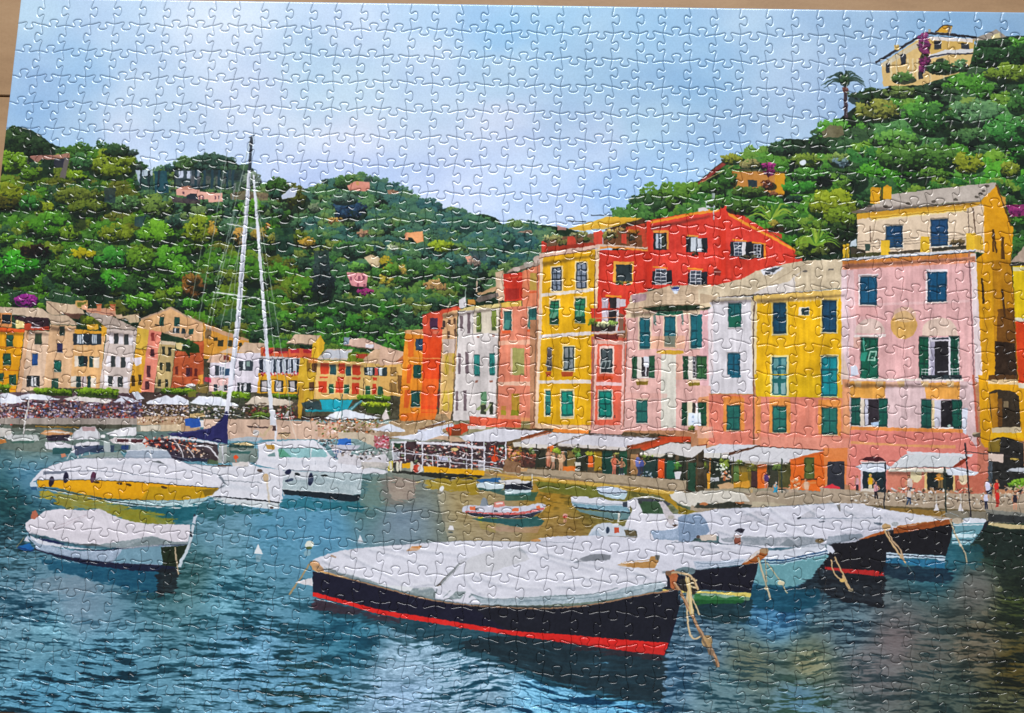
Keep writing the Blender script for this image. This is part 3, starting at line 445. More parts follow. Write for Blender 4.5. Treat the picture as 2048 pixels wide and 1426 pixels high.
P((255,440,440,460,430,1300,190,1340), 'e09434', 1, 12); P((440,480,635,490,570,1290,410,1300,430,900), 'dc5426', 1, 14); P((430,900,600,910,590,1060,420,1050),'e07a30',.6,14); P((420,1000,590,1010,580,1180,410,1180),'e06a30',.5,14); B(410,1215,580,1245,'e07c34',.8)
P((285,500,350,490,340,680,285,680),'d96a2a',.8); P((280,760,335,760,310,950,270,950),'d05a26',.8); P((250,1020,310,1010,290,1200,240,1200),'cf5a28',.8); LN((285,690,620,700),8,'e8a868')
SHUT(365,500,437,615,'34506a',rails=1); SHUT(342,765,420,895,'205a50',rails=1); SHUT(318,1025,405,1190,'1f5650',rails=1); DK((600,760,630,910),(585,1030,610,1200),c='6a2c24')
P((640,240,790,200,780,700,720,1330,600,1300,630,500), 'dcb48a', 1, 14); DK((695,300,720,350),(750,290,775,350),(685,420,710,490),(755,400,780,470),c='6a5040'); DK((620,380,650,400),(640,310,665,380),c='4a3834')
P((640,500,780,500,760,640,640,650),'dccbc4',.9,10); P((645,650,770,640,740,1240,610,1240), 'd9b878', .9, 12)
for q in ((660,670,700,860),(735,645,765,830),(645,1020,690,1230),(705,1020,740,1230)): B(*q,'cdb44a',.8,10)
P((800,200,960,160,1440,120,1440,190,810,240), 'd9c890', 1, 12); P((1220,130,1440,110,1440,170,1250,180),'d9b860',1)
P((800,215,1220,180,1190,1300,900,1330,740,1330,790,500), 'dcd5d4', 1, 12); P((960,180,1220,180,1210,440,950,440), 'ddd2be', .8, 12)
for q in ((815,262,845,415),(888,235,920,440),(797,645,822,855),(870,630,905,850),(770,1025,795,1230),(850,1020,880,1230)): DK(q,c='7a6a70')
for q in ((985,230,1030,430),(1135,205,1185,410)): SHUT(*q,c='8a9a4a',rails=1)
for q in ((960,660,1018,875),(1115,645,1170,870)): SHUT(*q,c='37908a',rails=2)
B(1025,1040,1085,1170,'6f9a78',1,10); P((975,1220,1040,1155,1080,1160,1010,1225),'9aa878'); DK((1025,1170,1080,1265),(1115,1140,1150,1270),c='3c4234'); P((1060,1230,1125,1160,1145,1165,1080,1240),'a8b088')
DK((970,920,995,945),(1115,920,1148,942),(1140,450,1165,475),(985,470,1010,490),c='9a6a5c'); LN((1222,130,1205,600,1180,1290), 10, '8a7466')
P((1230,180,1640,150,1590,1330,1190,1310), 'db8d74', 1, 12); P((1210,520,1600,500,1600,555,1210,560),'e5b49c'); P((1200,935,1580,930,1580,975,1200,975),'e8c0aa'); P((1190,1290,1590,1300,1590,1340,1190,1330),'e0a070')
for q in ((1265,215,1340,410),(1515,185,1595,395)): B(q[0]-14,q[1]-16,q[2]+8,q[3]+8,'e8d0bc'); SHUT(*q,c='2a5f5c',rails=1); P((q[0]-16,q[3]-20,q[0]+20,q[1]+90,q[2]-14,q[1]+95,q[0]+46,q[3]-10),'4f8a80',.9)
B(1240,410,1330,440,'dc6a40'); B(1500,400,1600,425,'dc6a40'); B(1350,590,1470,865,'a8a468',1,14); B(1330,590,1350,865,'e0bca6'); B(1340,1055,1420,1280,'b8943c',1,14); B(1235,1180,1285,1275,'c08a48')
LN((1640,0,1600,1330), 34, 'ecd0bc'); 
# yellow house, red house
RR(1060, 400, 5.689)
P((130,640,750,560,720,1430,100,1430), 'e0b01e', 1, 12); P((120,660,150,650,130,1430,90,1430),'ecd2b4'); P((745,560,800,540,780,1300,735,1330), 'eccfae'); LN((742,580,728,1320),6,'7a5a30')
P((120,1065,720,1000,720,1040,120,1105), 'e6dcd4'); P((105,610,800,490,810,540,110,665), 'e3c4b6', 1, 10); LN((105,660,500,600,745,550),10,'8a6050')
for q in ((248,765,360,1035),(525,715,645,1005)): B(q[0]-16,q[1]-18,q[2]+18,q[3]+16,'efd6a6'); DK(q,c='33404e'); GLAZ(q[0]+8,q[1]+10,q[2]-8,q[3]-6,'222e3c','8a94a4',2,4,0,10)
for q in ((235,1150,330,1410),(515,1118,632,1390)): B(q[0]-18,q[1]-24,q[2]+18,q[3]+18,'efd6a6'); SHUT(*q,c='2f8060',rails=1); B(q[0]+4,q[1]+150,q[2],q[3],'1f4a38'); P((q[0]-8,q[3]-50,q[0]+24,q[1]+125,q[2]-10,q[1]+120,q[2]-50,q[3]-60),'68a890'); P((q[0]+8,q[3]-65,q[0]+34,q[1]+140,q[2]-24,q[1]+140,q[2]-58,q[3]-75),'357a62')
P((790,570,1340,570,1340,1100,1140,1430,760,1430), 'cc4232', 1, 14); P((1330,240,1400,220,2050,110,2050,1000,1330,1010), 'd2473a', 1, 14); P((1325,250,1385,235,1385,990,1325,1000), 'cf3a26'); P((1290,560,1335,570,1335,1010,1310,1020),'b8301e',.7)
P((1370,240,1560,205,2050,105,2050,130,1560,235,1375,268), 'e5983a'); P((800,520,900,515,1340,565,1340,585,900,545,800,560), 'e59a4a'); P((800,490,900,495,1340,535,1340,560,900,525,800,530),'d8c0b0')
P((950,700,1185,700,1170,960,945,940), 'e2aa50', 1, 6); DK((978,735,1160,925),c='2f3a3e'); TR(1060,945,90,16,'4a5a34',1.5)
P((860,1078,1045,1092,1045,1115,860,1100),'e5983a'); DK((905,1110,985,1430),c='2f2a2c'); P((815,1105,895,1120,880,1430,815,1430),'c8bcc8',1,10); P((985,1120,1025,1120,1010,1430,980,1430),'cfc8d0'); P((1025,1125,1095,1130,1085,1210,1020,1215),'d8d0d8',1,8); LN((855,1110,850,1430),6,'a498a8')
def WR(x0,y0,x1,y1,l,r):
    DK((l,y0+20,x0,y1+5),(x1,y0+10,r,y1),c='1f2630'); GLAZ(x0,y0,x1,y1,'e4e4ea','3f4654',2,4)
DK((1405,375,1560,570),c='20262c'); B(1430,385,1530,550,'b8c0cc',1,14); B(1465,385,1480,550,'3a4656'); B(1495,385,1540,560,'3a4238'); B(1400,345,1580,372,'e0a050'); B(1555,370,1580,560,'e0a050')
DK((1775,415,2015,595),c='20262c'); B(1830,425,1955,585,'cdd2da',1,10); B(1880,440,1940,570,'a4aab4',.8,10); P((1785,395,1980,405,1980,425,1785,415),'e0a050'); TR(1930,600,100,14,'4a4034',1.4)
WR(1425,790,1550,960,1390,1615); P((1400,752,1570,768,1570,785,1400,770),'e5983a'); WR(1825,805,1945,970,1800,2020); P((1795,765,1970,780,1970,800,1795,788),'e5983a')
# roof garden with yellow awning
P((430,330,880,190,1280,205,1060,265,620,350), 'dcb648', 1, 14); P((610,330,830,335,1260,220,1150,215,880,240), 'd2a63a', .8, 10); P((850,335,1290,210,1330,240,1320,280,1090,310,860,345), '4a3020', 1, 20); LN((690,172,930,178),12,'4a5664'); LN((425,240,640,246),10,'4a5664')
P((190,440,430,410,740,380,740,500,200,580), '7a5c44', 1, 30); P((830,360,1300,290,1310,540,830,500), '7a5236', 1, 30); P((130,470,190,460,190,590,130,600), 'c84a38'); P((425,420,490,400,525,470,525,520,425,520), 'c8503c',1,8); P((725,370,810,345,830,380,820,500,725,510), 'cf5240',1,8); P((1040,390,1095,380,1100,500,1040,490),'c8503c'); P((190,530,740,480,740,515,200,590),'a03c28',1,14); P((1090,310,1320,260,1330,540,1280,530,1270,400,1100,380),'c04a34',.9,14)
for x,y,r,c in ((200,440,60,'a8a878'),(300,430,70,'8a8a5c'),(370,480,60,'6a6a3c'),(480,380,40,'b8b88a'),(580,390,70,'8a8c5a'),(640,440,60,'6a6c34'),(900,400,80,'a08a4c'),(930,360,60,'c0a868'),(1020,340,60,'b0905c'),(1160,360,70,'d07a2c'),(1160,440,50,'3a3428')): TR(x,y,r,r*.6,c,1.7)
P((800,530,960,470,1120,560,1300,520),'8a6a50',.0)
RR(1400, 300, 5.689)
P((-20,720,210,680,330,640,1150,1170,1120,1260,700,1330,380,1420,-20,1430), 'd2473a', 1, 14); P((-60,1300,1160,1160,1160,1330,500,1560,-60,1700),'cc4434',1,12); P((230,640,325,635,325,720,230,760),'d04434'); P((210,760,290,740,300,1420,210,1430),'c83a26',.8)
P((320,710,1150,1160,1140,1185,320,745), 'e59a3c'); P((-20,715,220,680,220,700,-20,735),'e59a3c'); P((740,880,930,960,930,1010,760,920),'c04a34')
DK((345,1045,605,1210),(605,1065,725,1230),c='20262e'); GLAZ(390,1050,480,1200,'e4e4ea','3f4a5c',2,4); B(480,1050,518,1200,'e0dce0'); GLAZ(615,1080,690,1220,'e4e4ea','2c3440',2,4); P((370,1012,530,1030,530,1048,370,1032),'e5983a'); P((590,1040,750,1062,750,1240,728,1240,728,1078,590,1062),'e5983a'); TR(500,1215,150,18,'5a5444',1.5)
DK((-40,1000,85,1165),c='22282e'); B(-30,1005,20,1160,'cdd0d8'); B(-20,1370,20,1450,'e0e0e8'); DK((20,1390,80,1500),c='22282e'); P((160,1360,200,1345,235,1375,235,1430,160,1430),'7a2c24'); LN((160,1390,240,1388),8,'e8c8c0')
LN((165,440,155,800),12,'c4ccd4'); B(85,415,215,438,'d5dce6'); LN((150,480,150,560),34,'a8b0ba',.8); P((60,590,150,560,190,600,190,650,70,660),'cfd6e0',1,10); P((-20,660,60,650,100,690,-20,700),'d8d4d4')
# little house under the red roof on the hill
P((-20,370,260,130,300,160,60,350,-20,400),'8a3a34',1,20); LN((0,375,380,180),8,'c8b070'); TR(370,100,130,60,'a89a34',2.4,bias=.05); TR(560,160,120,60,'9a9460',2.2); P((360,240,960,250,970,300,960,510,780,520,380,470), 'c08a4a', 1, 20); P((850,250,970,260,960,500,860,510), 'cf9a2c', 1, 14); P((390,210,1000,245,990,265,390,228), '54503c'); DK((550,345,650,420),c='2c3c44'); TR(770,170,90,45,'b0308a',2.2,bias=.05); TR(775,250,70,50,'8a2a6a',2.); TR(780,390,80,60,'6a3a2c',2.2); TR(830,490,70,30,'8a5a40',2.)
TR(300,320,110,110,'3a6a2a',2.6); TR(120,420,140,60,'44702c',2.6); TR(560,470,200,60,'4c6a2c',2.6); TR(1130,420,200,70,'3f8a34',2.8,bias=.04); TR(1500,600,300,170,'a8a42c',2.9,bias=.05); TR(1640,760,230,120,'8a942c',2.9,bias=.02); TR(900,640,170,90,'3a7a34',2.6); TR(1000,800,140,140,'54803a',2.6); TR(1060,560,110,50,'2a4c3c',2.6,bias=-.15); TR(1400,350,90,90,'16281e',2.6,bias=-.2); TR(1250,880,180,130,'6a8a34',2.8); TR(1550,940,220,120,'2f4a24',2.6,bias=-.12); TR(1500,1080,180,90,'2c3420',2.4,bias=-.15); TR(1240,1090,170,120,'7a9434',2.8); TR(500,640,220,90,'466a2c',2.6); TR(200,600,120,50,'4c7030',2.4)
for cx,cy,L in ((820,800,300),(1330,1080,260)):
    for a in np.linspace(-175,-5,17):
        r=np.radians(a+rng.randn()*5); q=L*(.8+.3*rng.rand()); x1,y1=cx+q*np.cos(r),cy+.75*q*np.sin(r)
        LN(curve((cx,cy,cx+.55*(x1-cx),cy+.8*(y1-cy)-30,x1,y1+40)),34,['86aa3e','6a9a38','a0b84c','4a7a30'][rng.randint(4)],.9,5)
DK((780,880,950,940),c='3a2a20'); TR(850,840,60,50,'a8863c',1.8)
TR(1140,1190,60,50,'6a8030',2.2); TR(1380,1150,110,50,'6a6a34',2.2)
RR(1060, 400, 5.689); WR(1825,805,1945,970,1800,2020); P((1795,765,1970,780,1970,800,1795,788),'e5983a'); P((1800,970,2030,975,2030,985,1800,982),'8a5a44')
# ---- the near row of houses
RR(0, 0, 1)
WOOD((1700,400,1760,380,1900,360,2150,380,2150,620,1960,600,1900,430), ['3f7a34','356030','548a34','2a4c2c','6a8a34'], 60, 22, 2.6, -.03, 8)
P((1080,640,1180,640,1180,880,1070,880),'e0b01e',1,12); P((1060,640,2160,620,2160,1000,1060,960),'b98a6a',1,20)
RR(1060, 620, 5.689)
P((110,-20,740,-30,690,1310,60,1300), 'deb01f', 1, 12); P((105,-20,140,-20,90,1300,55,1300),'ecd0b6'); P((110,285,690,240,690,285,100,325),'e8dedc'); P((85,800,700,790,700,835,85,838),'e8ddd6'); P((60,1290,690,1320,690,1370,60,1340),'e8c8a8')
B(195,425,250,695,'efd6a6'); DK((195,430,248,695),c='5a5458'); P((170,640,190,560,235,570,215,650),'9a9488'); P((180,635,196,575,226,580,208,640),'4a4a4c')
B(370,400,515,710,'efdcae'); DK((384,415,500,690),c='2c3c3c'); B(396,430,435,540,'8a9094',1,14); B(452,430,490,540,'9aa0a4',1,14); B(390,560,430,665,'8a9498',1,14); B(448,560,490,670,'8f989c',1,14)
for x in (175,350): P((x,705,x+150 if x>200 else x+70,700,x+130 if x>200 else x+60,755,x+12,760),'b0562c',1,20)
B(158,900,235,1215,'efdcae'); SHUT(175,918,232,1200,'3a8a82',rails=2); B(342,900,505,1240,'efdcae'); SHUT(358,925,488,1208,'22917e',rails=2)
B(230,165,325,172,'efd6a6'); SHUT(225,-60,325,165,'2f8060',rails=1); SHUT(510,-60,625,145,'2f8060',rails=1); B(228,70,325,165,'1f4a38'); B(512,70,622,145,'1f4a38'); P((222,90,250,30,318,25,280,95),'6fa88c'); P((515,75,548,10,610,10,575,80),'6fa88c')
P((700,300,1110,320,1060,1360,690,1360), 'dd6f58', 1, 12); P((1000,320,1110,330,1065,1360,1010,1360),'d9705c',1,10)
P((720,340,1100,350,1095,395,720,385),'e0b6aa'); P((735,815,1060,825,1060,860,735,860),'efcfd0'); P((735,330,770,340,735,1340,705,1340),'eec0b4'); P((1050,390,1085,390,1060,1340,1030,1340),'eec0b8'); LN((715,300,700,1360),12,'9a6a60'); LN((1110,250,1072,1360),14,'8a6a66')
B(790,410,960,725,'f0d0c6'); DK((808,440,940,712),c='343c40'); B(822,455,865,560,'4f5a5e',1,14); B(885,455,930,560,'4f5a5e',1,14); P((790,660,822,575,925,575,905,665),'aab4b4'); P((810,655,832,590,862,590,842,658),'39474a'); P((852,655,876,590,912,590,890,658),'39474a')
P((760,755,945,750,940,790,770,800),'d0562c',1,20); B(770,905,945,1250,'efdccc'); SHUT(785,925,930,1222,'1f8f80',rails=2); P((700,1330,1080,1320,1060,1400,690,1400),'e8bcb8'); DK((955,1195,972,1230),c='7a4a44')
P((690,-20,1110,-20,1080,250,700,250), 'c4402e', 1, 14); DK((700,150,975,245),c='3a2f2c'); DK((890,0,980,150),c='2c282c'); B(815,0,890,160,'cfc4d0',1,8); P((985,0,1015,0,1000,240,975,240),'d8d4d8'); P((1015,30,1070,60,1060,250,1010,230),'8a6a58',1,14); TR(720,140,60,50,'7a9434',2.); TR(850,165,130,30,'c8c8a0',1.8); TR(930,150,60,26,'a8b060',1.8); LN((740,95,1075,80),10,'c8906c'); P((690,250,1080,235,1085,262,690,275),'cfc0bc'); P((720,280,1020,280,1000,335,740,335),'6a2c2a',.9); LN((1060,80,1090,160),8,'d88a7a')
P((1080,60,1160,20,2060,0,2060,1370,1065,1370,1115,300), 'e2b8b2', 1, 10); P((1100,40,1420,30,1420,70,1090,90),'e0cdb0'); P((1420,20,2060,-10,2060,40,1430,60),'e0cdb0',.9)
P((1080,-20,1200,-40,1420,20,1100,45),'cdb49c',1,14)
for q in ((1248,95,1365,440),(1530,75,1655,420),(1828,55,1955,435)): B(q[0]-18,q[1]-24,q[2]+20,q[3]+10,'e8d2be'); SHUT(*q,c='26707c',rails=2)
P((1420,50,1460,15,1735,10,1745,40,1700,50,1450,62),'24785e',1,10); P((1405,60,1430,50,1440,180,1405,150),'7a8a84'); P((1715,40,1745,40,1750,170,1735,165),'7a8a84')
P((1370,300,1760,290,1760,440,1370,440),'e0b08c',.55,10); P((1430,480,1480,455,1740,460,1750,490,1700,505,1480,500),'cda63c',1,10); B(1490,505,1660,1340,'e0ded4',.95,10); B(1660,500,1730,800,'e3b69c',.5)
for l,r,y0,y1 in ((1160,1420,525,780),(1740,2020,520,790)):
    SHUT(l,y0+5,l+60,y1,'2f5a40',rails=2); SHUT(r-65,y0,r,y1-5,'2f6044',rails=2); B(l+60,y0+10,r-65,y1,'e6dfd8'); DK((l+110,y0+10,r-68,y1-20),c='3a3438'); B(l+150,y0+12,l+165,y1-30,'d8d6dc')
B(1295,530,1355,640,'dcdde6'); P((1300,640,1355,640,1340,660),'dcdde6'); GLAZ(1855,540,1880,750,'e0e0e4','2c2c34',1,5); B(1890,545,1950,580,'dcd8d4')
P((1205,815,1345,812,1340,850,1215,858),'8a7428',1,14); P((1795,830,1945,825,1940,858,1805,865),'8a7a2c',1,14); P((1200,790,1350,790,1345,812,1205,812),'e8cfae'); P((1790,795,1950,800,1945,825,1790,825),'e8cfae')
B(1195,1010,1345,1030,'e8d6bc'); SHUT(1210,1030,1338,1285,'2f6f68',rails=2); P((1080,940,1560,950,1560,1005,1080,1000),'dba89e',.4)
SHUT(1728,1050,1790,1310,'25523c',rails=2); SHUT(1945,1050,2008,1260,'2a5a3c',rails=2); B(1790,1050,1845,1320,'e6dcc4'); DK((1845,1055,1880,1180),(1915,1060,1950,1200),c='3a3a34'); B(1885,1060,1912,1180,'e8e6ea'); B(1800,1172,1948,1312,'dfe6f2',1,6); EL(1855,1215,14,14,'a8b8d0'); EL(1925,1205,10,10,'a8b8d0'); EL(1855,1272,14,12,'a8b8d0'); EL(1922,1272,10,10,'a8b8d0'); TR(1860,1345,60,26,'6a7a2c',1.7)
# tiled roofs
RR(1060, 400, 5.689)
P((1140,1080,1340,1040,1600,975,2060,960,2060,1200,1500,1190,1090,1240,1130,1170), 'cdb79f', 1, 24); P((1150,1080,1330,1060,1320,1140,1170,1170),'a88a98',.8,24); LN((1075,1245,1500,1200,2040,1185),12,'8a7460')
for y0,y1 in ((1040,1030),(1085,1075),(1130,1125),(1165,1158)): LN((1370,y0+20,2040,y1-10),4,'a08c78',.6)
P((1605,1010,1640,985,1700,990,1690,1030,1640,1045),'3f5a9a'); P((1620,1030,1690,1025,1680,1070,1640,1065),'dfe4ee')
RR(1400, 520, 5.689)
P((-20,335,470,215,650,120,1000,40,1250,0,1620,-10,1620,320,560,400,60,440,-20,490), 'cfc0a8', 1, 20); P((580,400,760,300,1000,250,1240,60,1080,200,1090,370), 'd8d2d2', .8, 12); P((600,395,1680,320,1690,345,600,405), 'd8d0cc')
LN((790,270,1240,20), 6, 'a89680'); LN((60,440,570,400,610,395,1680,345), 11, '4a3c36'); P((690,110,860,70,960,85,850,160,720,170),'dfdfe6'); P((710,120,850,90,940,70,840,140),'4a4e56'); DK((740,140,800,160),c='3a3c44')
for x,y in ((1195,128),(1490,108)): B(x-28,y-9,x+28,y+9,'6a6460',.9)
P((110,430,600,410,610,1430,110,1430), 'dcd8de', 1, 10); P((120,435,580,420,580,450,130,480),'c8bca8',.9,10); P((0,380,210,420,120,480,0,515),'b8a48c',1,14); P((0,500,110,490,130,530,0,560),'e0cdb0')
P((0,580,110,560,110,1430,0,1430),'e2b8bc',1,10); P((90,560,150,545,150,1430,100,1430),'e6dade'); B(-30,620,22,1000,'1f6a70'); SHUT(-40,1095,78,1355,'3f6c44',rails=2)
SHUT(322,492,468,765,'1f6468',rails=1); B(325,640,465,760,'1f7058',.9); SHUT(312,1062,456,1325,'22667c',rails=2); B(345,1332,465,1345,'f0eef2')
P((610,410,1680,330,1680,1440,620,1440), 'e0b41e', 1, 12); P((610,405,1680,335,1680,440,620,500), 'dfc07c', .9, 12); P((580,430,650,480,640,1440,600,1440),'e0d3bc',.9); LN((585,420,625,480,605,700,610,1440),12,'6a5348')
for x in list(range(660,760,44))+list(range(1070,1300,44))+list(range(1560,1680,48)): B(x,460-(x-660)*.025,x+20,492-(x-660)*.025,'e8cf9c',.8)
B(810,475,1000,860,'e8d28a',.9); SHUT(830,490,980,838,'1f4f66',rails=2); B(1370,450,1570,835,'e8d28a',.9); SHUT(1392,462,1552,822,'1f4a66',rails=2); B(1120,535,1245,635,'e8dcc8'); DK((1155,545,1240,625),c='33474a')
B(800,1085,1010,1440,'ecdca4'); DK((820,1105,985,1440),c='24606a'); B(838,1118,890,1225,'6a9a9c',1,14); B(925,1118,975,1225,'6a9a9c',1,14); B(838,1255,885,1370,'6a9a9c',1,14); B(920,1250,975,1370,'6a9a9c',1,14)
B(1372,1075,1580,1440,'ecdca4'); SHUT(1385,1100,1562,1440,'1f929c',rails=2)
RR(1400, 750, 5.689)
P((100,215,610,215,615,800,100,790), 'dc8a78', 1, 14); P((620,245,1720,265,1720,1260,620,1000), 'dc8f7c', 1, 14); P((620,-10,1680,-10,1700,262,640,245), 'ddb822', 1, 10); P((1580,0,1720,0,1720,260,1580,255),'deb04c',.8)
B(120,0,600,215,'dcd8de'); LN((100,215,600,220),9,'b88a50'); LN((610,0,612,800),16,'9a6444'); P((630,250,690,250,690,790,630,790),'e0a04c',.8)
B(345,0,465,28,'1f6478'); B(800,0,1010,240,'ecdca4'); DK((822,0,985,228),c='1f6060'); B(838,0,885,45,'6a9a9c'); B(925,0,975,45,'6a9a9c'); B(838,90,888,215,'8aa8a8',1,10); B(922,90,975,215,'8aa8a8',1,10); SHUT(1382,-60,1562,245,'22929a',rails=2)
for q in ((305,348,458,630),(828,358,985,650),(1385,372,1562,680)): B(q[0]-40,q[1]-90,q[2]+45,q[3]+10,'e09a4c',.85,12); SHUT(*q,c='2a6f66',rails=2)
B(250,240,480,270,'e08a3c',.7); P((620,660,1400,670,1400,720,620,700),'dd8f7e',.8); P((-20,260,100,240,100,790,-20,790),'e0a06c',.8,14); SHUT(-20,312,75,575,'25543c',rails=2); B(-20,430,12,580,'dfe6f2'); B(-30,590,150,720,'e2b4a4',.8)
P((620,700,1720,720,1720,1000,1400,860,620,790),'dd9a88',.8,12); P((1400,830,1680,830,1660,1250,1400,1250),'dc8a4a',.8,14)
# pink house with the roof terrace
RR(1688, 300, 5.689)
P((1560,580,1730,390,1930,890,1905,1260,1890,1440,1500,1440,1500,1250,1590,1170), 'd8a01e', 1, 12); P((1590,600,1900,900,1900,1440,1790,1440), 'cc961c', .6, 10)
P((80,705,300,640,540,505,900,460,1480,395,1725,370,1735,400,1560,575,1200,600,500,680), 'bcb2aa', 1, 16); P((80,705,500,682,1200,602,1560,572,1560,590,500,700,90,720),'8a8078'); LN((1730,395,1800,560,1900,860),22,'5a4426')
P((140,725,500,690,1560,590,1570,620,1400,690,300,770,150,800), 'cda03a', 1, 10)
for x,y in ((230,660),(290,640),(470,640),(730,608),(1020,585),(1270,565),(1510,535),(1555,498),(1590,465),(1630,408)): EL(x,y,26,15,'5f5850')
B(300,445,410,610,'d9a82c',1,8); P((290,440,330,420,420,430,420,452),'c8942c'); B(445,420,540,560,'d9a82c',1,8); P((440,425,485,395,540,425),'c8942c'); LN((428,450,428,560),12,'6a4c20'); EL(1430,360,8,30,'a09a90')
P((150,790,300,770,1400,660,1590,620,1600,1170,1380,1150,150,1210), 'ddcab4', 1, 10); P((1480,640,1570,610,1590,980,1490,960),'dcc9b4',1,8)
P((290,755,1390,655,1395,690,320,790),'e3bc50'); P((310,790,1385,685,1380,700,320,808),'e8d8b0'); LN((300,775,1390,672),6,'8a6c34'); LN((1410,660,1425,950),8,'5a4a44'); LN((1470,660,1495,950),14,'6a5648'); LN((300,860,305,1050),10,'6a5648')
B(470,850,680,1120,'ecdcc8'); SHUT(475,865,668,1115,'214f74',rails=2,sk=-10); B(980,780,1190,1110,'ecdcc8'); SHUT(988,792,1182,1100,'214a70',rails=2,sk=-10)
for y in (1050,1080,1110): LN((70,y,1390,y-85), 5, '5a5048', .8)
for q in ((-10,1075,20,1230),(25,1070,60,1230),(420,1030,520,1195),(870,985,970,1160),(1390,945,1490,1140)): B(*q,'dcb83c',1,8)
P((1480,950,1580,990,1590,1140,1490,1130),'d2ac3c'); P((70,1100,240,1140,250,1180,80,1190),'4a4438'); P((70,1185,420,1160,420,1205,80,1225),'4a4a2c',1,24); P((500,1160,870,1130,870,1165,510,1190),'453c30',1,24); P((1000,1120,1390,1085,1390,1125,1000,1155),'3c3a30',1,24); B(240,1070,295,1150,'3a5048'); TR(1290,1050,90,40,'6a5a40',1.6); P((80,1040,140,1010,150,1090,60,1100),'c8d4dc'); B(1190,1080,1230,1100,'b0bcc8')
P((-20,1235,200,1215,1390,1135,1500,1130,1500,1155,1380,1165,-20,1262),'d8dae2'); LN((-20,1262,1390,1165,1500,1150),9,'4a4a52'); P((-20,1265,1490,1165,1490,1240,-20,1330),'c88646',1,12); P((-20,1300,1490,1215,1490,1290,-20,1350),'dc9a7c',1,14)
for x in range(0,1480,52): LN((x,1270-x*.06,x,1335-x*.06),6,'b87850',.7)
P((-20,1345,1490,1260,1490,1440,-20,1440),'dfb2b0',1,10); B(945,1385,1165,1440,'1f5a70'); B(925,1350,1175,1385,'efe2e4'); LN((1420,1150,1425,1440),16,'8a6a6c'); P((1440,1180,1500,1170,1520,1440,1440,1440),'e0d4d4',.9)
DK((1690,900,1710,1160),(1790,990,1820,1240),c='5a3c14'); LN((1700,905,1735,1170),20,'553a14'); LN((1800,985,1825,1245),20,'553a14')
P((1840,620,2060,620,2060,750,1900,760),'8a2a6a',.9,24); TR(1960,690,90,50,'8a2a70',2.); TR(1980,820,80,50,'4c8a34',2.4); P((1780,510,1840,540,1840,660),'c89a4c')
P((1895,1280,2060,1080,2060,1280), 'b8a698', 1, 14); LN((1885,1300,2060,1290),16,'3a3430'); P((1920,1320,2060,1315,2060,1440,1930,1440),'dcbc1e',1,8)
RR(1688, 520, 5.689)
P((-30,120,1500,60,1600,1380,80,1420,-20,1000), 'dfb4b4', 1, 10); P((-30,110,30,105,70,1420,-30,1420),'e3cfd4',.9,10); P((40,120,110,115,150,1000,50,1000),'e6ccd0',.7); P((-20,60,1490,-40,1495,30,-20,110),'dc9a7c',1,14)
P((380,520,1430,480,1430,450,380,490),'e8c8c8',.6); P((60,520,380,500,380,640,70,640),'dca8a6',.5)
B(160,160,390,190,'f0e2e6'); SHUT(182,190,376,512,'1f5f80',rails=2); B(165,185,182,510,'efe2e4'); SHUT(950,135,1168,480,'1a5a7e',rails=2,sk=-8); B(930,150,950,490,'efe2e4'); B(930,105,1180,135,'efe4e8')
P(CU((115,830,150,740,260,670,370,680,450,760,470,830),(300,838,115,832)), 'dccac0', .8, 8); P(CU((885,800,930,710,1050,660,1180,670,1260,740,1300,860),(1100,865,890,865)), 'd9c8b8', .8, 8); EL(680,740,150,160,'d8b060',.85,10); EL(690,620,130,90,'dcc0a4',.6)
P((120,855,480,840,470,875,110,880),'efe2e0'); B(108,880,190,1000,'e0b4a4',.7); SHUT(190,885,388,1345,'1a6450',rails=2); P((210,890,225,890,245,1030,230,1040),'5fae9c'); P((265,1145,290,1035,378,1035,350,1148),'a8d0c0'); P((285,1132,302,1052,358,1052,338,1130),'2a6a58'); P((185,1150,200,1050,265,1050,245,1155),'3a9a84')
SHUT(852,872,965,1345,'1a5a44',rails=3); SHUT(1195,868,1310,1350,'1a5444',rails=3); B(962,880,1200,1360,'dcd8e2'); DK((1000,885,1188,905),c='3a3c48'); DK((1030,925,1188,1345),c='2c2a30'); B(985,930,1030,1345,'b8b4c8',1,14); P((1060,1270,1180,1262,1180,1275,1060,1280),'e0e0e8'); B(1190,880,1212,1355,'e2e0e8'); LN((1300,925,1308,1175),14,'e6dcdc')
for y in (1240,1275): LN((880,y,990,y+8),8,'e0dce0'); LN((1210,y,1310,y-4),8,'e0dce0')
for x in (885,930,975,1230,1295): LN((x,1230,x,1360),7,'cfc8cc',.9)
P((75,1210,140,1200,170,1300,80,1330),'d3d8e6'); LN((70,1358,1360,1362),16,'ece2dc'); LN((1425,10,1450,560,1480,1380),14,'8a6a70'); P((1440,30,1505,20,1580,1380,1500,1390),'e2d6d8',.9,8)
P((1505,0,1900,0,1950,700,1980,1390,1580,1390), 'cf9c1c', 1, 12); P((1690,0,1900,0,1960,700,1980,1390,1720,1390), 'b8841c', .8, 14); P((1750,560,1940,540,1975,1390,1720,1380),'5a3818',.75,20); LN((1570,205,1590,500),24,'3a2814'); LN((1800,330,1835,650),22,'4a3014'); P((1715,920,1940,950,1975,1360,1720,1360),'2c1f18',.9,20)
P((1920,70,2060,60,2060,665,1945,665),'dcc01e',1,8); P((1940,655,2060,665,2060,700,1945,700),'e2dccc'); P((1950,700,2060,700,2060,1400,1985,1400),'cc4a20',1,12); P((1880,50,2060,30,2060,62,1890,70),'3a3430'); B(1920,80,2060,125,'d8d0a8')
P((1640,1360,1980,1360,1980,1400,1640,1400),'d0ae84')
RR(1688, 750, 5.689)
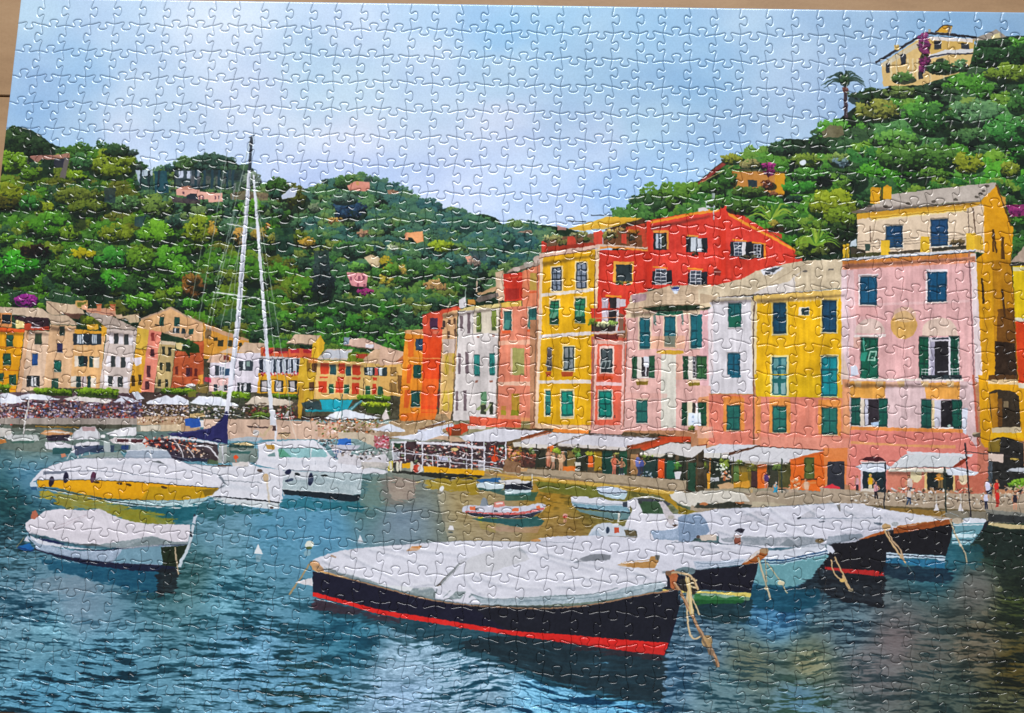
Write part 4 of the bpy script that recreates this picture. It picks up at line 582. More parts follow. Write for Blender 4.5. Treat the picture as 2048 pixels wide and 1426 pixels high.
P((-20,50,70,55,80,680,-20,660),'e0a47c',1,10); P((60,60,1490,75,1530,900,70,860), 'd9c0c2', 1, 10); P((60,70,470,75,470,270,70,260),'dca24a',.9,14); P((920,90,1320,80,1310,275,930,270),'dca04a',.9,14); P((470,80,640,80,640,140,470,130),'dfae8c',.6)
LN((70,52,1360,62),16,'ece2dc')
for x in (110,350,600,870,1160): P((x,70,x+95,72,x+80,135,x+30,140),'d8ba8c',1,10)
B(185,0,392,40,'1a6450'); DK((880,0,1340,48),c='2f3a40'); 
SHUT(82,262,186,575,'1f5a50',rails=2); SHUT(395,268,494,592,'1a5a4e',rails=2); DK((232,275,395,580),c='332c34'); B(186,275,232,575,'ddd2c4'); B(240,278,275,570,'c8c8d8',1,14); P((305,540,395,530,395,575,310,575),'b8cce6'); B(215,575,395,592,'f0ecf0')
SHUT(880,278,998,605,'1f5a50',rails=2); SHUT(1228,285,1342,612,'1a5a4c',rails=2); B(998,285,1030,610,'dcc8a4'); DK((1100,292,1230,595),c='221f24'); B(1030,288,1100,585,'c2c0cc',1,10); B(1015,598,1240,615,'f0ecf0'); EL(1198,578,22,18,'a8bcb4')
P((70,585,1350,618,1350,660,70,625),'dc9456',1,10); P((70,625,1390,660,1530,860,1530,1300,70,1300), 'd98a80', 1, 12); P((80,750,700,790,1270,800,1270,840,80,785),'dca870',.8,12)
LN((1470,0,1520,640,1530,900),26,'b86a58'); P((1345,380,1410,370,1390,690,1350,650),'dce2f0',.9); EL(1510,675,50,28,'c8b8a0',1,10); P((1460,680,1560,650,1560,700,1480,710),'4a4438',.8)
P((1530,0,2060,0,2060,740,1640,880,1560,760), 'd9a41c', 1, 10); P((1640,0,1720,0,1980,0,1980,70,1640,60),'4a3020',.9); P((1630,55,1985,50,1985,110,1640,105),'d8c09a'); P((1985,0,2060,0,2060,90,1990,90),'cc4a20'); B(1985,90,2060,150,'ddd4c4')
P(CU((1650,200,1700,175,1800,170,1920,190,1990,240),(2010,600),(1690,600,1660,400)), '3a3024', 1, 20); P((1655,215,1750,195,1760,590,1690,600),'c08a24',.9,14); DK((1750,265,1800,585),c='6a4a24'); B(1815,300,1872,370,'8a7a60'); P((1680,600,2020,590,2020,660,1680,655),'cfc0a4',1,8); P((1670,660,2030,660,2050,720,1660,720),'e0b41e')
P(CU((1650,860,1690,740,1800,705,1920,730,2040,780),(2060,1300),(1640,1300,1630,1000)), '2c2a28', 1, 24); P((1640,760,1790,720,1770,880,1640,880),'8a742c',.9,14); P((1530,800,1640,830,1640,1300,1500,1300),'c07a68',.9,14)
# ground floors and awnings
P((195,960,260,932,400,930,480,980,330,985),'4a2028'); DK((205,985,470,1380),c='24343c'); P((190,980,480,985,480,1000,190,1000),'dcd0d0'); P((490,1100,930,1110,930,1400,490,1400),'cc8470',1,14); P((190,1020,210,1020,210,1380,190,1380),'dcccd4')
DK((940,1110,1240,1310),c='28302f'); B(915,1110,945,1330,'dcc088'); B(1240,1140,1262,1320,'dcc088'); P((1262,1140,1640,1100,1640,1400,1262,1400),'b86c58',1,16); B(1070,1100,1130,1290,'8a7450',.9); EL(1080,1180,55,22,'e0a03c',1,20); EL(1075,1140,26,20,'d89a50',1,20)
EL(820,1140,66,86,'e0d4b0',1,8); EL(1360,1170,56,80,'e0d0b4',1,8)
P((710,870,1465,900,1450,930,720,900),'dcdce2'); P((715,900,1400,925,1230,1045,520,1055,660,930), 'd5d8dc', 1, 8); P((1230,1045,1400,930,1430,940,1330,1030,1270,1050),'8a3a24'); P((500,1060,1190,1060,1190,1110,510,1100),'e6e0d4',1,6); LN((520,1056,1230,1048),6,'8a8a90')
P((130,1045,200,1010,470,1010,540,1050,470,1100,330,1110,200,1090), 'dbe0ec', 1, 8); P((1160,1075,1230,1050,1330,1050,1540,1110,1480,1145,1180,1140), 'dde2ec', 1, 8)
LN((1385,780,1430,1430),13,'2f2a30'); LN((1370,870,2040,945),9,'3a3438'); P((1640,870,1815,890,1810,1000,1640,970),'d8c6bc'); P((1630,870,1815,885,1815,905,1640,890),'2c262a'); LN((475,1010,470,1430),11,'3a3a44'); LN((1145,1060,1150,1430),16,'3f4a40'); B(1640,985,1690,1400,'5a626c',.9,14); P((1840,1100,1900,1060,2060,1050,2060,1110),'c8ccd4'); LN((1890,955,1990,965),20,'c8b060')
# people and tables on the right
def MAN(x, y, h, top, leg, skin='c89878', head='6a4a38'):
    j = rng.randn(6)*h*.03; d = rng.choice((-1, 1))
    LN((x-h*.03,y-h*.46,x-h*.06+j[0],y-h*.22,x-h*.07+j[1],y),h*.10,leg,1,h*.06); LN((x+h*.04,y-h*.46,x+h*.07+j[2],y-h*.24,x+h*.05+j[3],y),h*.10,leg,1,h*.06)
    P(CU((x-h*.10,y-h*.42,x-h*.13,y-h*.62,x-h*.11,y-h*.78,x+j[4]*.4,y-h*.83),(x+h*.11,y-h*.78,x+h*.12,y-h*.6,x+h*.10,y-h*.42)),top,1,14)
    LN((x+d*h*.11,y-h*.76,x+d*(h*.19+j[5]),y-h*.60,x+d*h*.13,y-h*.48),h*.06,skin); LN((x-d*h*.11,y-h*.76,x-d*h*.15,y-h*.6),h*.06,skin)
    EL(x+j[4],y-h*.90,h*.065,h*.085,head); EL(x+j[4]+d*h*.02,y-h*.88,h*.045,h*.06,skin)
MAN(150,1330,190,'d0a0a8','2c2430'); MAN(300,1340,220,'dcae1c','e0d4b8',head='d8cc60'); MAN(750,1390,260,'d8c8c0','2f4a70'); MAN(1640,1420,250,'cfcfe4','2a2c48'); MAN(1735,1400,220,'c8302c','a8342c')
B(200,1290,380,1400,'d8cfc4',1,14); DOTS(500,1280,1240,1400,120,['c8a888','e0d8d0','5a4a3c','9a8468','d8d8dc'],2.2); TR(1970,1240,110,70,'7aa834',2.2,bias=.08); DOTS(1830,1250,2060,1400,70,['d8c0a8','3a3440','c88a70','b8a890'],2.4); DOTS(1260,1280,1460,1400,50,['c8a888','7a5a48','d0c8c0'],2.)
RR(1400, 750, 5.689)
P((-20,940,150,950,150,1380,-20,1380),'4a4438',1,24); P((100,950,330,900,330,1290,100,1330),'3c4234',1,24); P((330,960,650,1010,650,1290,330,1290),'7a6a34',1,24); DK((150,960,360,1220),c='32382f'); B(450,1110,545,1220,'9a7a24',1,14); P((380,1230,560,1200,570,1280,380,1280),'cf9a3c',1,14); B(385,1030,440,1210,'5f7a44',1,12); DK((580,1090,655,1285),c='4a3434')
P((650,1010,760,1000,760,1290,650,1290),'d8722c',1,12); DK((760,1000,890,1280),c='3f4034'); P((880,1000,1040,990,1030,1280,900,1280),'54522f',1,16); P((1030,960,1200,900,1400,880,1430,1330,1030,1300), 'd8702c', 1, 14); B(1185,940,1300,1190,'4f5a34',1,12); B(1205,960,1280,1180,'5f6c3c',1,10); B(1145,1180,1330,1195,'5a3420'); B(1180,1215,1320,1240,'d88a50')
DK((1450,985,1645,1310),c='3f3e48'); P((1440,950,1660,960,1660,985,1440,975),'dc8a50')
P((1400,1280,1500,1240,1600,1280,1600,1320,1420,1330),'d03a48',1,14); P((1450,1330,1590,1320,1600,1380,1440,1380),'3a2c2c'); B(1410,1370,1510,1430,'27443c')
P((-20,800,90,780,60,830,-20,870),'8a3a24'); P((-20,860,220,785,610,795,680,800,460,870,330,890,150,890,-20,890), 'd9d9e0', 1, 8); P((-20,885,330,890,310,950,-20,940),'dcd8d4',1,6); P((330,885,680,795,685,815,470,880,330,920),'5a3a28'); P((320,920,680,815,1410,855,1340,880,1020,960,1010,1005,330,970), 'd9d8dd', 1, 8); P((320,970,1010,1000,1000,1015,640,1020,320,980),'c8c0bc'); LN((680,812,1410,855),9,'4a2c24'); P((1020,965,1400,870,1410,885,1060,980),'c86a34')
for x,y in ((235,890),(380,930),(930,960)): LN((x,y,x-8,1400),11,'3a4436')
LN((120,950,110,1130),16,'c88a50'); B(80,1120,118,1290,'d8a03c'); B(575,1300,600,1420,'d8a84c')
TR(270,1020,70,70,'9ab048',2.,bias=.08); TR(440,1000,50,40,'8aa048',2.); TR(870,1040,60,40,'9ab860',2.,bias=.08); TR(600,1050,60,50,'a89040',1.9); TR(20,1050,50,80,'7a8a3c',2.); DOTS(180,980,300,1080,16,['eef0e4','e0e8d0'],1.8)
MAN(755,1300,210,'6a4a86','c89080'); MAN(860,1400,190,'48b8dc','c88868',head='e0e0e0'); P((790,1360,920,1340,910,1380,800,1380),'2c3440'); MAN(1210,1400,230,'d8b8a0','c89880'); DOTS(230,1090,340,1200,30,['d8c0a8','e0dcdc','c87a50'],2.); DOTS(1010,1180,1120,1380,50,['d8a880','c87850','e0c8b0'],2.3); DOTS(1020,1330,1100,1400,16,['c8503c','3a3440'],2.3)
B(120,1165,215,1210,'d8d8dc',.9); P((200,1250,340,1220,380,1240,380,1290,220,1300),'c8a884',1,14)
P((-20,1290,760,1290,760,1440,-20,1440),'b8a68c',.75,16); P((640,1330,1030,1300,1420,1330,1420,1440,640,1440),'b8a898',.85,16); P((760,1280,900,1285,900,1330,760,1320),'a89880',.8)
MAN(860,1440,200,'48b8dc','c88868',head='e0e0e0'); LN((930,950,930,1430),12,'3f4a44')
# shops in the middle
RR(1020, 850, 5.689)
P((-20,150,1000,100,1000,480,1500,700,2060,820,2060,640,1700,100,900,60,-20,60), '6a5a40', 1, 30)
P((-60,40,420,40,900,60,1800,120,2060,140,2060,620,1300,560,-60,500), '5a4c38', 1, 40)
DK((170,280,400,480),(620,270,880,520),(1050,290,1330,560),(1520,340,1880,620),(1920,300,2060,640),c='35382c'); B(650,290,750,500,'8a7444',.9,14); P((960,300,1040,300,1040,520,960,520),'a88a2c',.9); DK((1050,290,1165,560),c='1f4a40'); DK((1240,300,1330,560),c='2a5a44'); B(1780,400,1880,610,'2a6a54',1,14); B(1370,330,1450,560,'a8845c',1,14); P((1520,350,1690,360,1690,600,1520,580),'2c4440',1,14)
P((500,40,900,60,890,100,480,80),'dc8a40',1,10); P((1700,130,2060,130,2060,190,1800,200,1520,290,1480,270),'c85430',1,14); P((1380,280,1560,250,1740,170,1780,140,1700,140,1330,240),'b8502c',.9,12); B(890,350,945,480,'dc6c2c',1,10); B(1680,380,1755,610,'d8602c',1,10); P((420,230,500,215,490,300,420,310),'d87a34'); P((600,470,740,470,740,530,600,520),'d87a34',1,12); P((430,250,460,300,440,470,410,470),'d0705c',.9)
P((930,0,1290,0,1290,60,1270,110,910,95,930,60),'dcaea6',1,10); LN((910,98,1280,120),7,'4a4044')
P((-60,60,410,62,300,90,-60,200), 'dddae2', 1, 6); P((-60,190,410,65,470,70,50,200,-60,250),'8a4a28'); P((40,200,440,85,860,100,560,200,430,250,50,250), 'dbd8de', 1, 6); P((40,205,430,225,420,268,40,250),'dcd6d0',1,6); P((460,85,480,90,180,165,140,175),'d86a34',.9)
P((560,205,850,110,1010,105,1720,150,1330,240,1320,290,560,240), 'd9d6de', 1, 6); P((550,210,1330,255,1310,292,550,242),'d8d0cc',1,6); P((1330,245,1700,150,1720,160,1340,270),'8a4a28'); LN((850,108,1720,150),7,'5a5054'); LN((560,205,860,110),6,'8a7a74')
P((1480,310,1830,200,2060,215,2060,290,1740,330,1690,365,1480,340), 'dad6d6', 1, 6); P((1480,320,1790,330,1700,368,1480,345),'d8d0c4')
for x,y0,y1 in ((300,215,590),(520,420,610),(775,220,640),(885,230,650),(1240,260,660),(1515,300,720),(1780,320,745)): LN((x,y0,x-12,y1),13,'34382f')
TR(545,290,60,40,'a8c040',2.,bias=.1); TR(760,300,50,36,'9ab850',2.); TR(770,350,40,30,'5f8a50',1.9); TR(1200,340,40,30,'b8b86a',1.9); TR(915,320,50,20,'d8c040',1.8,bias=.1); TR(1560,370,60,30,'8aa04c',1.9); TR(2030,390,40,40,'8aa04c',1.9); EL(1820,350,30,18,'e6e2dc'); TR(240,290,30,30,'9ab068',1.8); LN((960,300,985,370),16,'d8b83c')
B(740,420,808,470,'d8d4cc'); B(740,500,800,520,'ccc8c0'); TR(1900,480,40,50,'4a7a34',1.9); P((1870,530,1950,530,1930,620,1880,620),'dcd8dc'); P((1230,560,1305,550,1290,640,1240,640),'d8d6dc')
MAN(440,480,220,'d0a088','c88a70'); MAN(490,500,190,'c8b8a8','b8907a'); MAN(580,540,260,'d0b090','c8a080'); MAN(1270,570,200,'a87a60','3a3c48'); MAN(1185,560,230,'d07a60','c87a68'); MAN(1460,580,260,'7a80c0','4a4c6c'); MAN(1500,560,200,'5a60a0','3a3c54')
DOTS(-60,300,280,480,130,['c87a5c','8a4a3c','4a3c34','b8a088','d89a80','3a2c2c'],2.3); P((-60,360,280,370,290,480,-60,470),'4a2c28',.7,20); DOTS(1490,520,1620,610,30,['a8b8c8','3a4a58','d0d8e0'],1.6)
P((-60,480,300,500,900,540,1300,570,2060,640,2060,800,1500,730,900,640,-60,560), 'b0a08a', 1, 18); P((-60,480,200,490,190,530,-60,520),'c8a070',.8,14); LN((100,540,1000,650,1500,690,2060,770),20,'7a6c58',.7); LN((160,560,700,600),12,'8a8070',.7)
P((-60,560,300,590,900,650,1500,715,2060,780,2060,830,1500,745,900,690,300,620,-60,610), 'cdae5c', 1, 14); P((-60,605,300,620,900,690,1500,745,1800,790,1900,900,1860,920,1700,800,1500,770,900,700,250,650,-60,640), 'a88a34', 1, 20)
P((320,640,980,700,1000,800,720,800,300,690),'7a7a34',.9,20); P((280,640,420,650,760,700,1000,710,1100,830,700,800,340,760),'6f7434',.7,20)
# ---- patches between the blocks above
RR(0, 0, 1)
P((1372,902,1408,898,1408,990,1372,985),'4a4234',1,30); P((1376,925,1392,925,1390,985,1376,980),'2a5a44',.8,14); LN((1395,890,1393,1000),3,'5a4a34'); P((1330,905,1385,893,1412,890,1412,896,1384,916),'dad6d6')
P((1380,985,1660,985,1800,1005,2160,1010,2160,1050,1800,1040,1380,1030),'a89a88',1,16); P((1640,975,1760,985,2160,990,2160,1018,1640,1010),'b0a08e',1,18); DOTS(1700,985,2040,1010,140,['d8d0c4','8a7660','c8b8a4','5a4a40','e0dcd8'],2.); P((1700,1008,1980,1022,2160,1035,2160,1046,1700,1030),'6a5c40',1,14); P((1880,1020,2160,1030,2160,1052,1900,1040),'8a8478',.9,14); P((1780,1015,1890,1022,1890,1036,1780,1030),'9a7a3c',.8,12)
for x,y,t,l in ((1752,998,'d0a0a8','2c2430'),(1818,1010,'d8c8c0','2f4a70'),(1972,1018,'cfcfe4','2a2c48'),(1995,1014,'c8302c','a8342c'),(2030,1020,'3a3444','c89880')): MAN(x,y,36,t,l)
LN((1771,925,1768,1022),2.4,'2f3038'); LN((1890,935,1892,1025),3,'3a443c'); LN((1930,885,1942,1035),2.6,'2f2a30')
for x in (1873,1921): P((x-6,1022,x,1006,x+7,1022),'e0dce0'); LN((x,1006,x,990),1.6,'c8c0b8')
# ---- far boats on the left
RR(0, 820, 5.689)
P((-60,170,2060,170,2060,560,1300,460,500,480,-60,440),'6f7a72',.75,26); P((140,150,1500,165,1500,215,140,200),'4a4a3e',.9,20); P((-60,90,1560,95,1560,165,-60,160),'a89e97',1,12)
LN((400,185,900,200),14,'9a7a34'); LN((300,0,265,275),16,'dcd8d8'); P((100,290,300,280,420,285,450,330,380,370,150,370),'c9cccc',1,10); P((110,355,400,350,380,378,150,378),'4a6a60'); EL(100,295,50,40,'dcdcde'); P((-60,200,120,210,130,280,-60,320),'d0ccc8',1,14); P((-60,330,60,330,80,370,-60,400),'c88a50',1,20); LN((270,222,400,225),14,'d8d4d0')
P((445,270,520,230,680,225,830,260,800,300,560,290),'c8986c',1,16); P((460,265,600,235,800,255,790,272,600,250),'e2d6cc'); P((520,290,800,280,800,350,540,350),'3c3444',1,24)
P((820,270,930,190,1080,185,1140,280,1140,330,820,340),'dcdce2',1,10); B(935,190,1085,240,'b89a9c',.9,10); EL(795,325,22,20,'f0eef0'); EL(1170,300,24,20,'f0eef0'); P((1200,270,1420,195,1550,195,1550,290,1300,300),'e4e3e8',1,10)
P((510,365,700,360,840,400,1000,370,1100,420,900,500,700,460,520,440),'dddbe2',1,12); P((600,430,820,430,800,500,600,500),'2f5a5c',1,20); DK((1100,400,1300,480),c='3a4a60'); P((1240,345,1300,310,1420,315,1660,330,1680,380,1500,400,1300,380),'d8d2d4',1,20); DK((1330,330,1460,365),(1490,335,1620,370),c='5a3038'); P((1180,350,1250,350,1260,480,1180,480),'bcc4c4',.9)
DK((1380,400,1460,450),c='2f4a7a'); P((1480,380,1950,420,1950,450,1480,450),'d0d4d8',.9,14); P((1680,340,1960,330,2060,420,2060,520,1960,480,1700,410),'3a2a34',1,30); DOTS(1640,290,2060,420,90,['c8503c','e0d8dc','d8907a','3a3444','e0c0b0'],2.2); P((1900,270,2060,245,2060,300,1950,290),'2c2a5a'); P((1600,180,1830,175,1830,235,1600,240),'d8cfc0',1,8); P((1830,170,2060,160,2060,240,1830,240),'d2bfa4',1,14)
LN((850,430,890,545),14,'e8e4e8'); LN((920,520,1000,430,1025,520),12,'d8d4d8'); P((840,400,1120,400,1130,490,1000,480,860,520),'2c3854',.8,20); P((690,500,740,490,760,530,700,540),'c88a70'); LN((760,560,830,440),10,'c8ccd0'); P((860,385,1000,360,1130,360,1130,400,860,410),'e4e2e8')
# sail boat hull, cabin cruiser behind
RR(340, 820, 5.689)
P((380,100,1700,130,1800,330,380,340),'cfb6a6',1,12); P((660,110,1200,105,1640,150,1640,330,660,330),'d3b8a6',1,12); P((870,180,1050,190,1160,190,1150,210,900,200),'4a3a38'); P((940,280,1000,230,1050,280,1130,180,1160,190,1080,300),'c8b498'); EL(980,260,36,34,'dcd8d8'); EL(1300,285,70,36,'c8b090',1,20); LN((1230,270,1370,260),12,'4a3c34'); LN((1350,60,1440,340),14,'dccabc',.9)
P((660,330,900,300,1060,320,1000,360,680,350),'b8c0c8',1,16); P((660,400,800,370,960,400,950,450,680,440),'2f4a48',1,20); P((690,380,880,365,960,400,880,410),'d8c498',1,12); P((640,420,1000,440,1000,600,640,600),'8a938c',.9,24); P((670,460,920,470,900,500,690,490),'2f5f5c',.8,14); EL(750,535,26,24,'dc5a30'); LN((750,550,752,590),14,'d07a60')
P((1680,150,2060,140,2060,330,1800,330,1680,300),'c8a890',1,30); DOTS(1660,140,2060,330,70,['e0c8c0','b85a4a','5a3a34','d8b8a8','5a6a34'],2.); P((1900,380,2060,320,2060,400,1900,400),'3a74c0',1,10); P((1800,395,2060,400,2060,540,1900,540),'cfcad0',1,20); DOTS(1680,330,1880,410,30,['3a3c44','d8d8dc','7a6a60'],1.8); DOTS(1850,430,2060,560,40,['6a80a8','d8d8e0','3a3844'],1.8)
P((-20,330,100,330,160,560,80,600,-20,560),'3a3040',1,24); P((40,350,540,380,560,580,140,580),'463a40',1,30); DOTS(0,300,300,480,60,['c85a44','d88a60','3a2c38','e0c8c0'],2.); DOTS(140,440,420,560,30,['d8c8b8','3a3438','c8a890'],2.); LN(CU((50,340,120,440,150,560)),14,'dfdce2'); LN(CU((260,400,430,420,500,480,580,600)),16,'e2e0e6'); LN((200,420,290,560),10,'dcd8dc'); P((80,540,440,550,420,590,80,580),'2c3048',.9,10); P((430,560,560,580,540,620,420,610),'5a6a4c',.9)
P((-60,590,100,600,380,625,700,640,900,590,930,620,1000,650,1280,680,1280,1060,1150,1130,700,1070,520,1000,440,980,200,860,-60,800), 'dedee6', 1, 8)
LN((100,600,380,628,640,650),6,'8a8a94'); LN((610,800,1050,828),5,'8a8a94'); P(CU((480,985,700,1005,950,1030,1250,1060),(1240,1045,950,1012,700,992,520,978)),'20242c'); P((470,990,700,1015,1250,1065,1240,1130,1100,1120,700,1075,520,1040),'d2d8dc',1,8); P((140,670,200,665,310,690,240,692),'5a5c60'); EL(235,810,66,34,'b89860',1,30); EL(235,805,34,16,'dcd8dc')
P((540,620,700,630,700,640,540,640),'5a4438'); EL(860,630,30,14,'6a6660'); P((700,600,830,590,900,600,880,640,720,640),'dcd6d4',1,8); EL(1025,690,30,18,'5a4a44'); EL(1090,770,34,50,'d0b48c',.9,20); LN((1100,800,1130,1060),20,'cdbca0',.6); EL(1160,1110,20,14,'5a4840'); EL(240,1190,0,0,'000000') if 0 else None
P(CU((960,620,1000,560,1010,480,990,380),(1100,360,1600,340,1680,370),(1760,430,1860,540,2060,610),(2200,640),(2190,724,2040,720,1280,685)), 'e1e1e9', 1, 8)
P((1080,390,1190,395,1190,450,1110,450),'c09a4c',1,10); P((1240,440,1500,430,1740,440,1800,520,1760,535,1600,540,1240,540),'9cc4c8',1,12); P((1230,450,1290,450,1380,530,1240,540),'6aa890',1,12); LN((1240,438,1500,428,1740,440),7,'4a5058'); LN((1610,440,1600,540),10,'dfe2e8'); LN((1380,450,1450,540),8,'cfe0e4',.8); P((1100,500,1200,480,1200,530,1120,530),'7f9a9c'); P((1100,500,1200,460,1200,475,1110,510),'e6e6ea')
P((2060,610,2300,660,2440,700,2440,728,2060,722),'dedee6',1,8); P((1280,690,2060,720,2190,728,2170,955,2060,960,1280,910), 'bfcbd0', 1, 8); P((1280,690,1600,705,1600,800,1280,800),'dadae0',.8,8); LN((1285,685,1600,690,2060,718,2190,728),6,'7a7c88'); P((1280,905,1700,935,2100,965,2170,960,2150,1030,2060,1045,1700,1000,1290,960), '23303a', 1, 10); LN((1280,905,1700,932,2100,962),6,'dfe2e4')
for x,y,w,h,r in ((1345,705,36,26,-30),(1450,728,30,14,15),(1600,790,30,72,8),(1755,748,40,12,8),(1355,800,50,16,-20)): EL(x,y,w,h,'232a4c' if h>20 or r==-20 else '2c3438',1,0,r)
REFL((1260,1000,1540,1000,1700,1010,2060,1060,2250,1060,2200,1150,1500,1130,1240,1120),'2a8090',.85); P((1290,930,1310,975,1296,976,1284,935),'d8d8dc')
REFL((300,1060,460,1020,700,1080,1150,1140,1200,1210,800,1190,320,1250),'2a6a70',.8)
# main mast and its lines
RR(0, 0, 1)
for q in ((500,280,412,660),(502,300,440,820),(508,360,585,840),(455,300,398,640),(470,420,420,660),(505,340,560,800),(478,500,440,660),(490,400,430,560)): LN(q,1.6,'a8b4b0',.7)
LN((503,274,499,340),6,'3a4450'); LN((499,340,490,460),6.5,'d9dbe6',1,8.5); LN((490,460,476,640),9,'d9dbe6',1,10.5); LN((476,640,462,760,453,832),10.5,'dcdce6',1,8); LN((500,345,492,450,480,600,467,760),1.8,'a8b0bc',.9)
LN((507,350,514,440,528,620,545,850),4.5,'dcdfe8',1,8); LN((453,447,514,458),2.,'dfe4e6'); LN((425,584,520,597),2.6,'dfe4e6'); LN((412,448,380,620),1.4,'a8b0a0',.7); LN((470,470,455,540,425,600),1.2,'a8b8a0',.7)
LN((498,275,512,268),2,'3a4450'); LN((470,367,466,400),5,'8a9090',.7)
for y in (364,372,380): LN((505,y,516,y+1),2,'dde4ea')
RR(340, 820, 5.689)
P((0,270,120,250,420,215,500,180,600,80,640,10,660,10,655,385,560,370,300,325,0,290), '29295c', 1, 10); P((0,295,300,330,560,375,540,395,300,355,0,320),'dcdce2'); LN((430,210,395,330),8,'6a70a0',.6); LN((0,275,420,222),6,'8a90b0',.5)
P((560,385,650,390,640,610,540,600),'b0b0ac',.9,16); LN((600,400,600,610),16,'d6d6de',.9); LN((1180,0,1205,260),40,'dcdce4',1,30); DK((1170,180,1205,235),c='4a3838'); LN((1200,250,1210,520),26,'dedee6'); P((380,20,440,10,400,120),'29295c',.0)
# yellow motor boat
RR(0, 820, 5.689)
P(CU((340,830,420,740,480,680,620,620,860,560,1130,545),(1360,540,1700,545),(1960,552,2060,585,2200,640,2380,705,2490,745),(2560,840,2510,885,2440,892),(2000,860,1200,800,420,795)), 'e0dfe8', 1, 8)
P((890,535,1130,490,1370,470,1420,545,1100,552),'93a09c',1,16); P((1420,550,1450,460,1700,450,1900,460,1960,550),'a9b3c2',1,14); LN((1430,462,1700,452,1900,462),12,'dfe2ea'); LN((1700,460,1730,550),14,'dfe2ea'); P((1720,580,1820,585,1880,612,1800,605),'6a6c70'); LN((490,720,740,700,1100,690,1400,720,2060,795),10,'7f8090',.8,4); P((490,700,760,690,760,720,490,735),'8a8c9c',.9)
P(CU((420,800,1000,795,1500,815,2060,860,2493,889),(2420,965,2300,1000,2060,1022,1650,1025,1200,1005),(900,950,640,885,430,875)), 'dfa917', 1, 10); P((1700,870,2470,892,2400,970,2200,1010,1900,1020,1600,1024),'9a8a1c',.45,10); LN((415,798,1000,795,1500,815,2060,858,2490,888),8,'3a3420'); LN((430,876,700,925,1000,985,1300,1040,1700,1090,2060,1100,2200,1090),9,'2a2c24')
P(CU((440,890,700,945,1000,1000,1400,1075,2060,1130),(2060,1105,1600,1085,1300,1045,1000,990,700,930)),'d8dfe2',1,8); P((1250,1030,2060,1030,2400,985,2220,1110,1900,1095,1500,1065),'b9cfd4',1,10); REFL((1500,1085,2100,1100,2260,1080,2250,1180,2060,1300,1700,1240),'1f7280',.95); P((340,820,410,820,430,890,350,900),'c9d4e0'); P((340,880,420,870,420,915,360,910),'3a6a94')
REFL((600,930,900,980,1200,1040,1500,1110,2000,1240,2000,1320,1500,1300,1150,1140,700,1110,640,1000),'a8922a',.8); REFL((1150,1090,1500,1130,1700,1200,1900,1310,1500,1280),'8f8a2c',.8); REFL((420,920,600,950,640,1000,470,1010),'b8a02c',.9)
for x,y,c in ((585,815,'332338'),(750,770,'2c2744'),(1060,765,'5a2f48')): EL(x,y,30,62,c,1,14,12)
for x,y in ((1100,820),(1360,838),(1465,852),(1865,880)): EL(x,y,36,14,'4a3410',1,0,12)
# covered boat, front left
RR(0, 1000, 4.876)
P((170,460,290,420,340,480,230,500),'2a7ac0',1,14); P((180,455,330,495,330,505,170,468),'1f4a8a'); P((230,400,265,350,290,410),'d8d8e4'); LN((160,460,240,360),8,'8a8468')
REFL((330,540,1000,640,1580,670,1570,900,1300,880,1000,810,800,740,480,690),'17607e',.95); P((345,480,560,560,900,640,1300,690,1580,700,1740,700,1700,640,1300,620,700,560),'1a2444',1,14)
P(CU((260,330,330,400,500,450,700,490,950,495,1200,475),(1500,440,1830,435),(1580,630,1300,630,1000,600,700,560),(500,520,360,480,330,425,270,370)), 'b7c3d6', 1, 8); P((1200,480,1580,450,1590,625,1300,625,1100,610),'8ab4c6',.7,10)
LN(curve((258,300,330,370,500,410,700,465,950,492,1200,470,1500,440,1830,435)),9,'1f2a4c'); P(CU((370,375,500,390,640,430),(560,425,400,400)),'1f2a60'); P(CU((290,345,420,395,620,440,820,470),(1000,480,800,480,600,462,400,430,300,380)),'d6d8e2'); LN(curve((340,480,500,525,760,580,1060,618,1300,630,1580,640)),13,'221f3c')
P((1570,460,1830,440,1800,560,1740,650,1590,640),'24321e',1,20); REFL((1540,660,1740,660,1740,730,1720,900,1530,920),'1c2228',.95); LN((1705,460,1740,730),15,'b8a890')
P(CU((245,250,260,210,380,150,440,110,580,85),(800,100,980,85),(1100,150,1250,200,1400,230),(1860,240),(1845,360,1830,430),(1700,430,1450,450,1200,470,900,445,760,435),(600,400,430,350,290,330,255,290)), 'dcd7df', 1, -16)
P((1040,420,1270,390,1480,350,1700,410,1840,405,1830,432,1500,440,1200,465,900,450),'a9b0b4',.85,14); P((1270,440,1480,360,1560,380,1680,415,1300,445),'9aa2a4',.6,12); LN((460,295,840,140),4,'c6b4bc'); LN((540,295,850,150),3,'c6b4bc'); P((750,430,900,425,1000,445,880,450),'6a6a6c'); P((300,180,310,110,350,100,380,150,340,190),'b5705a',1,10)
LN((1905,150,1890,230),36,'c8d0dc'); LN((1885,240,1850,430,1810,520,1770,590,1750,655),28,'c9d2da',1,34); LN((1855,310,1865,360),20,'3a3c48'); LN((1900,160,1890,140),26,'3a4454')
# reflections of the cover
REFL((300,800,560,730,700,740,900,790,960,880,700,920,350,900),'aab6c4',.6)
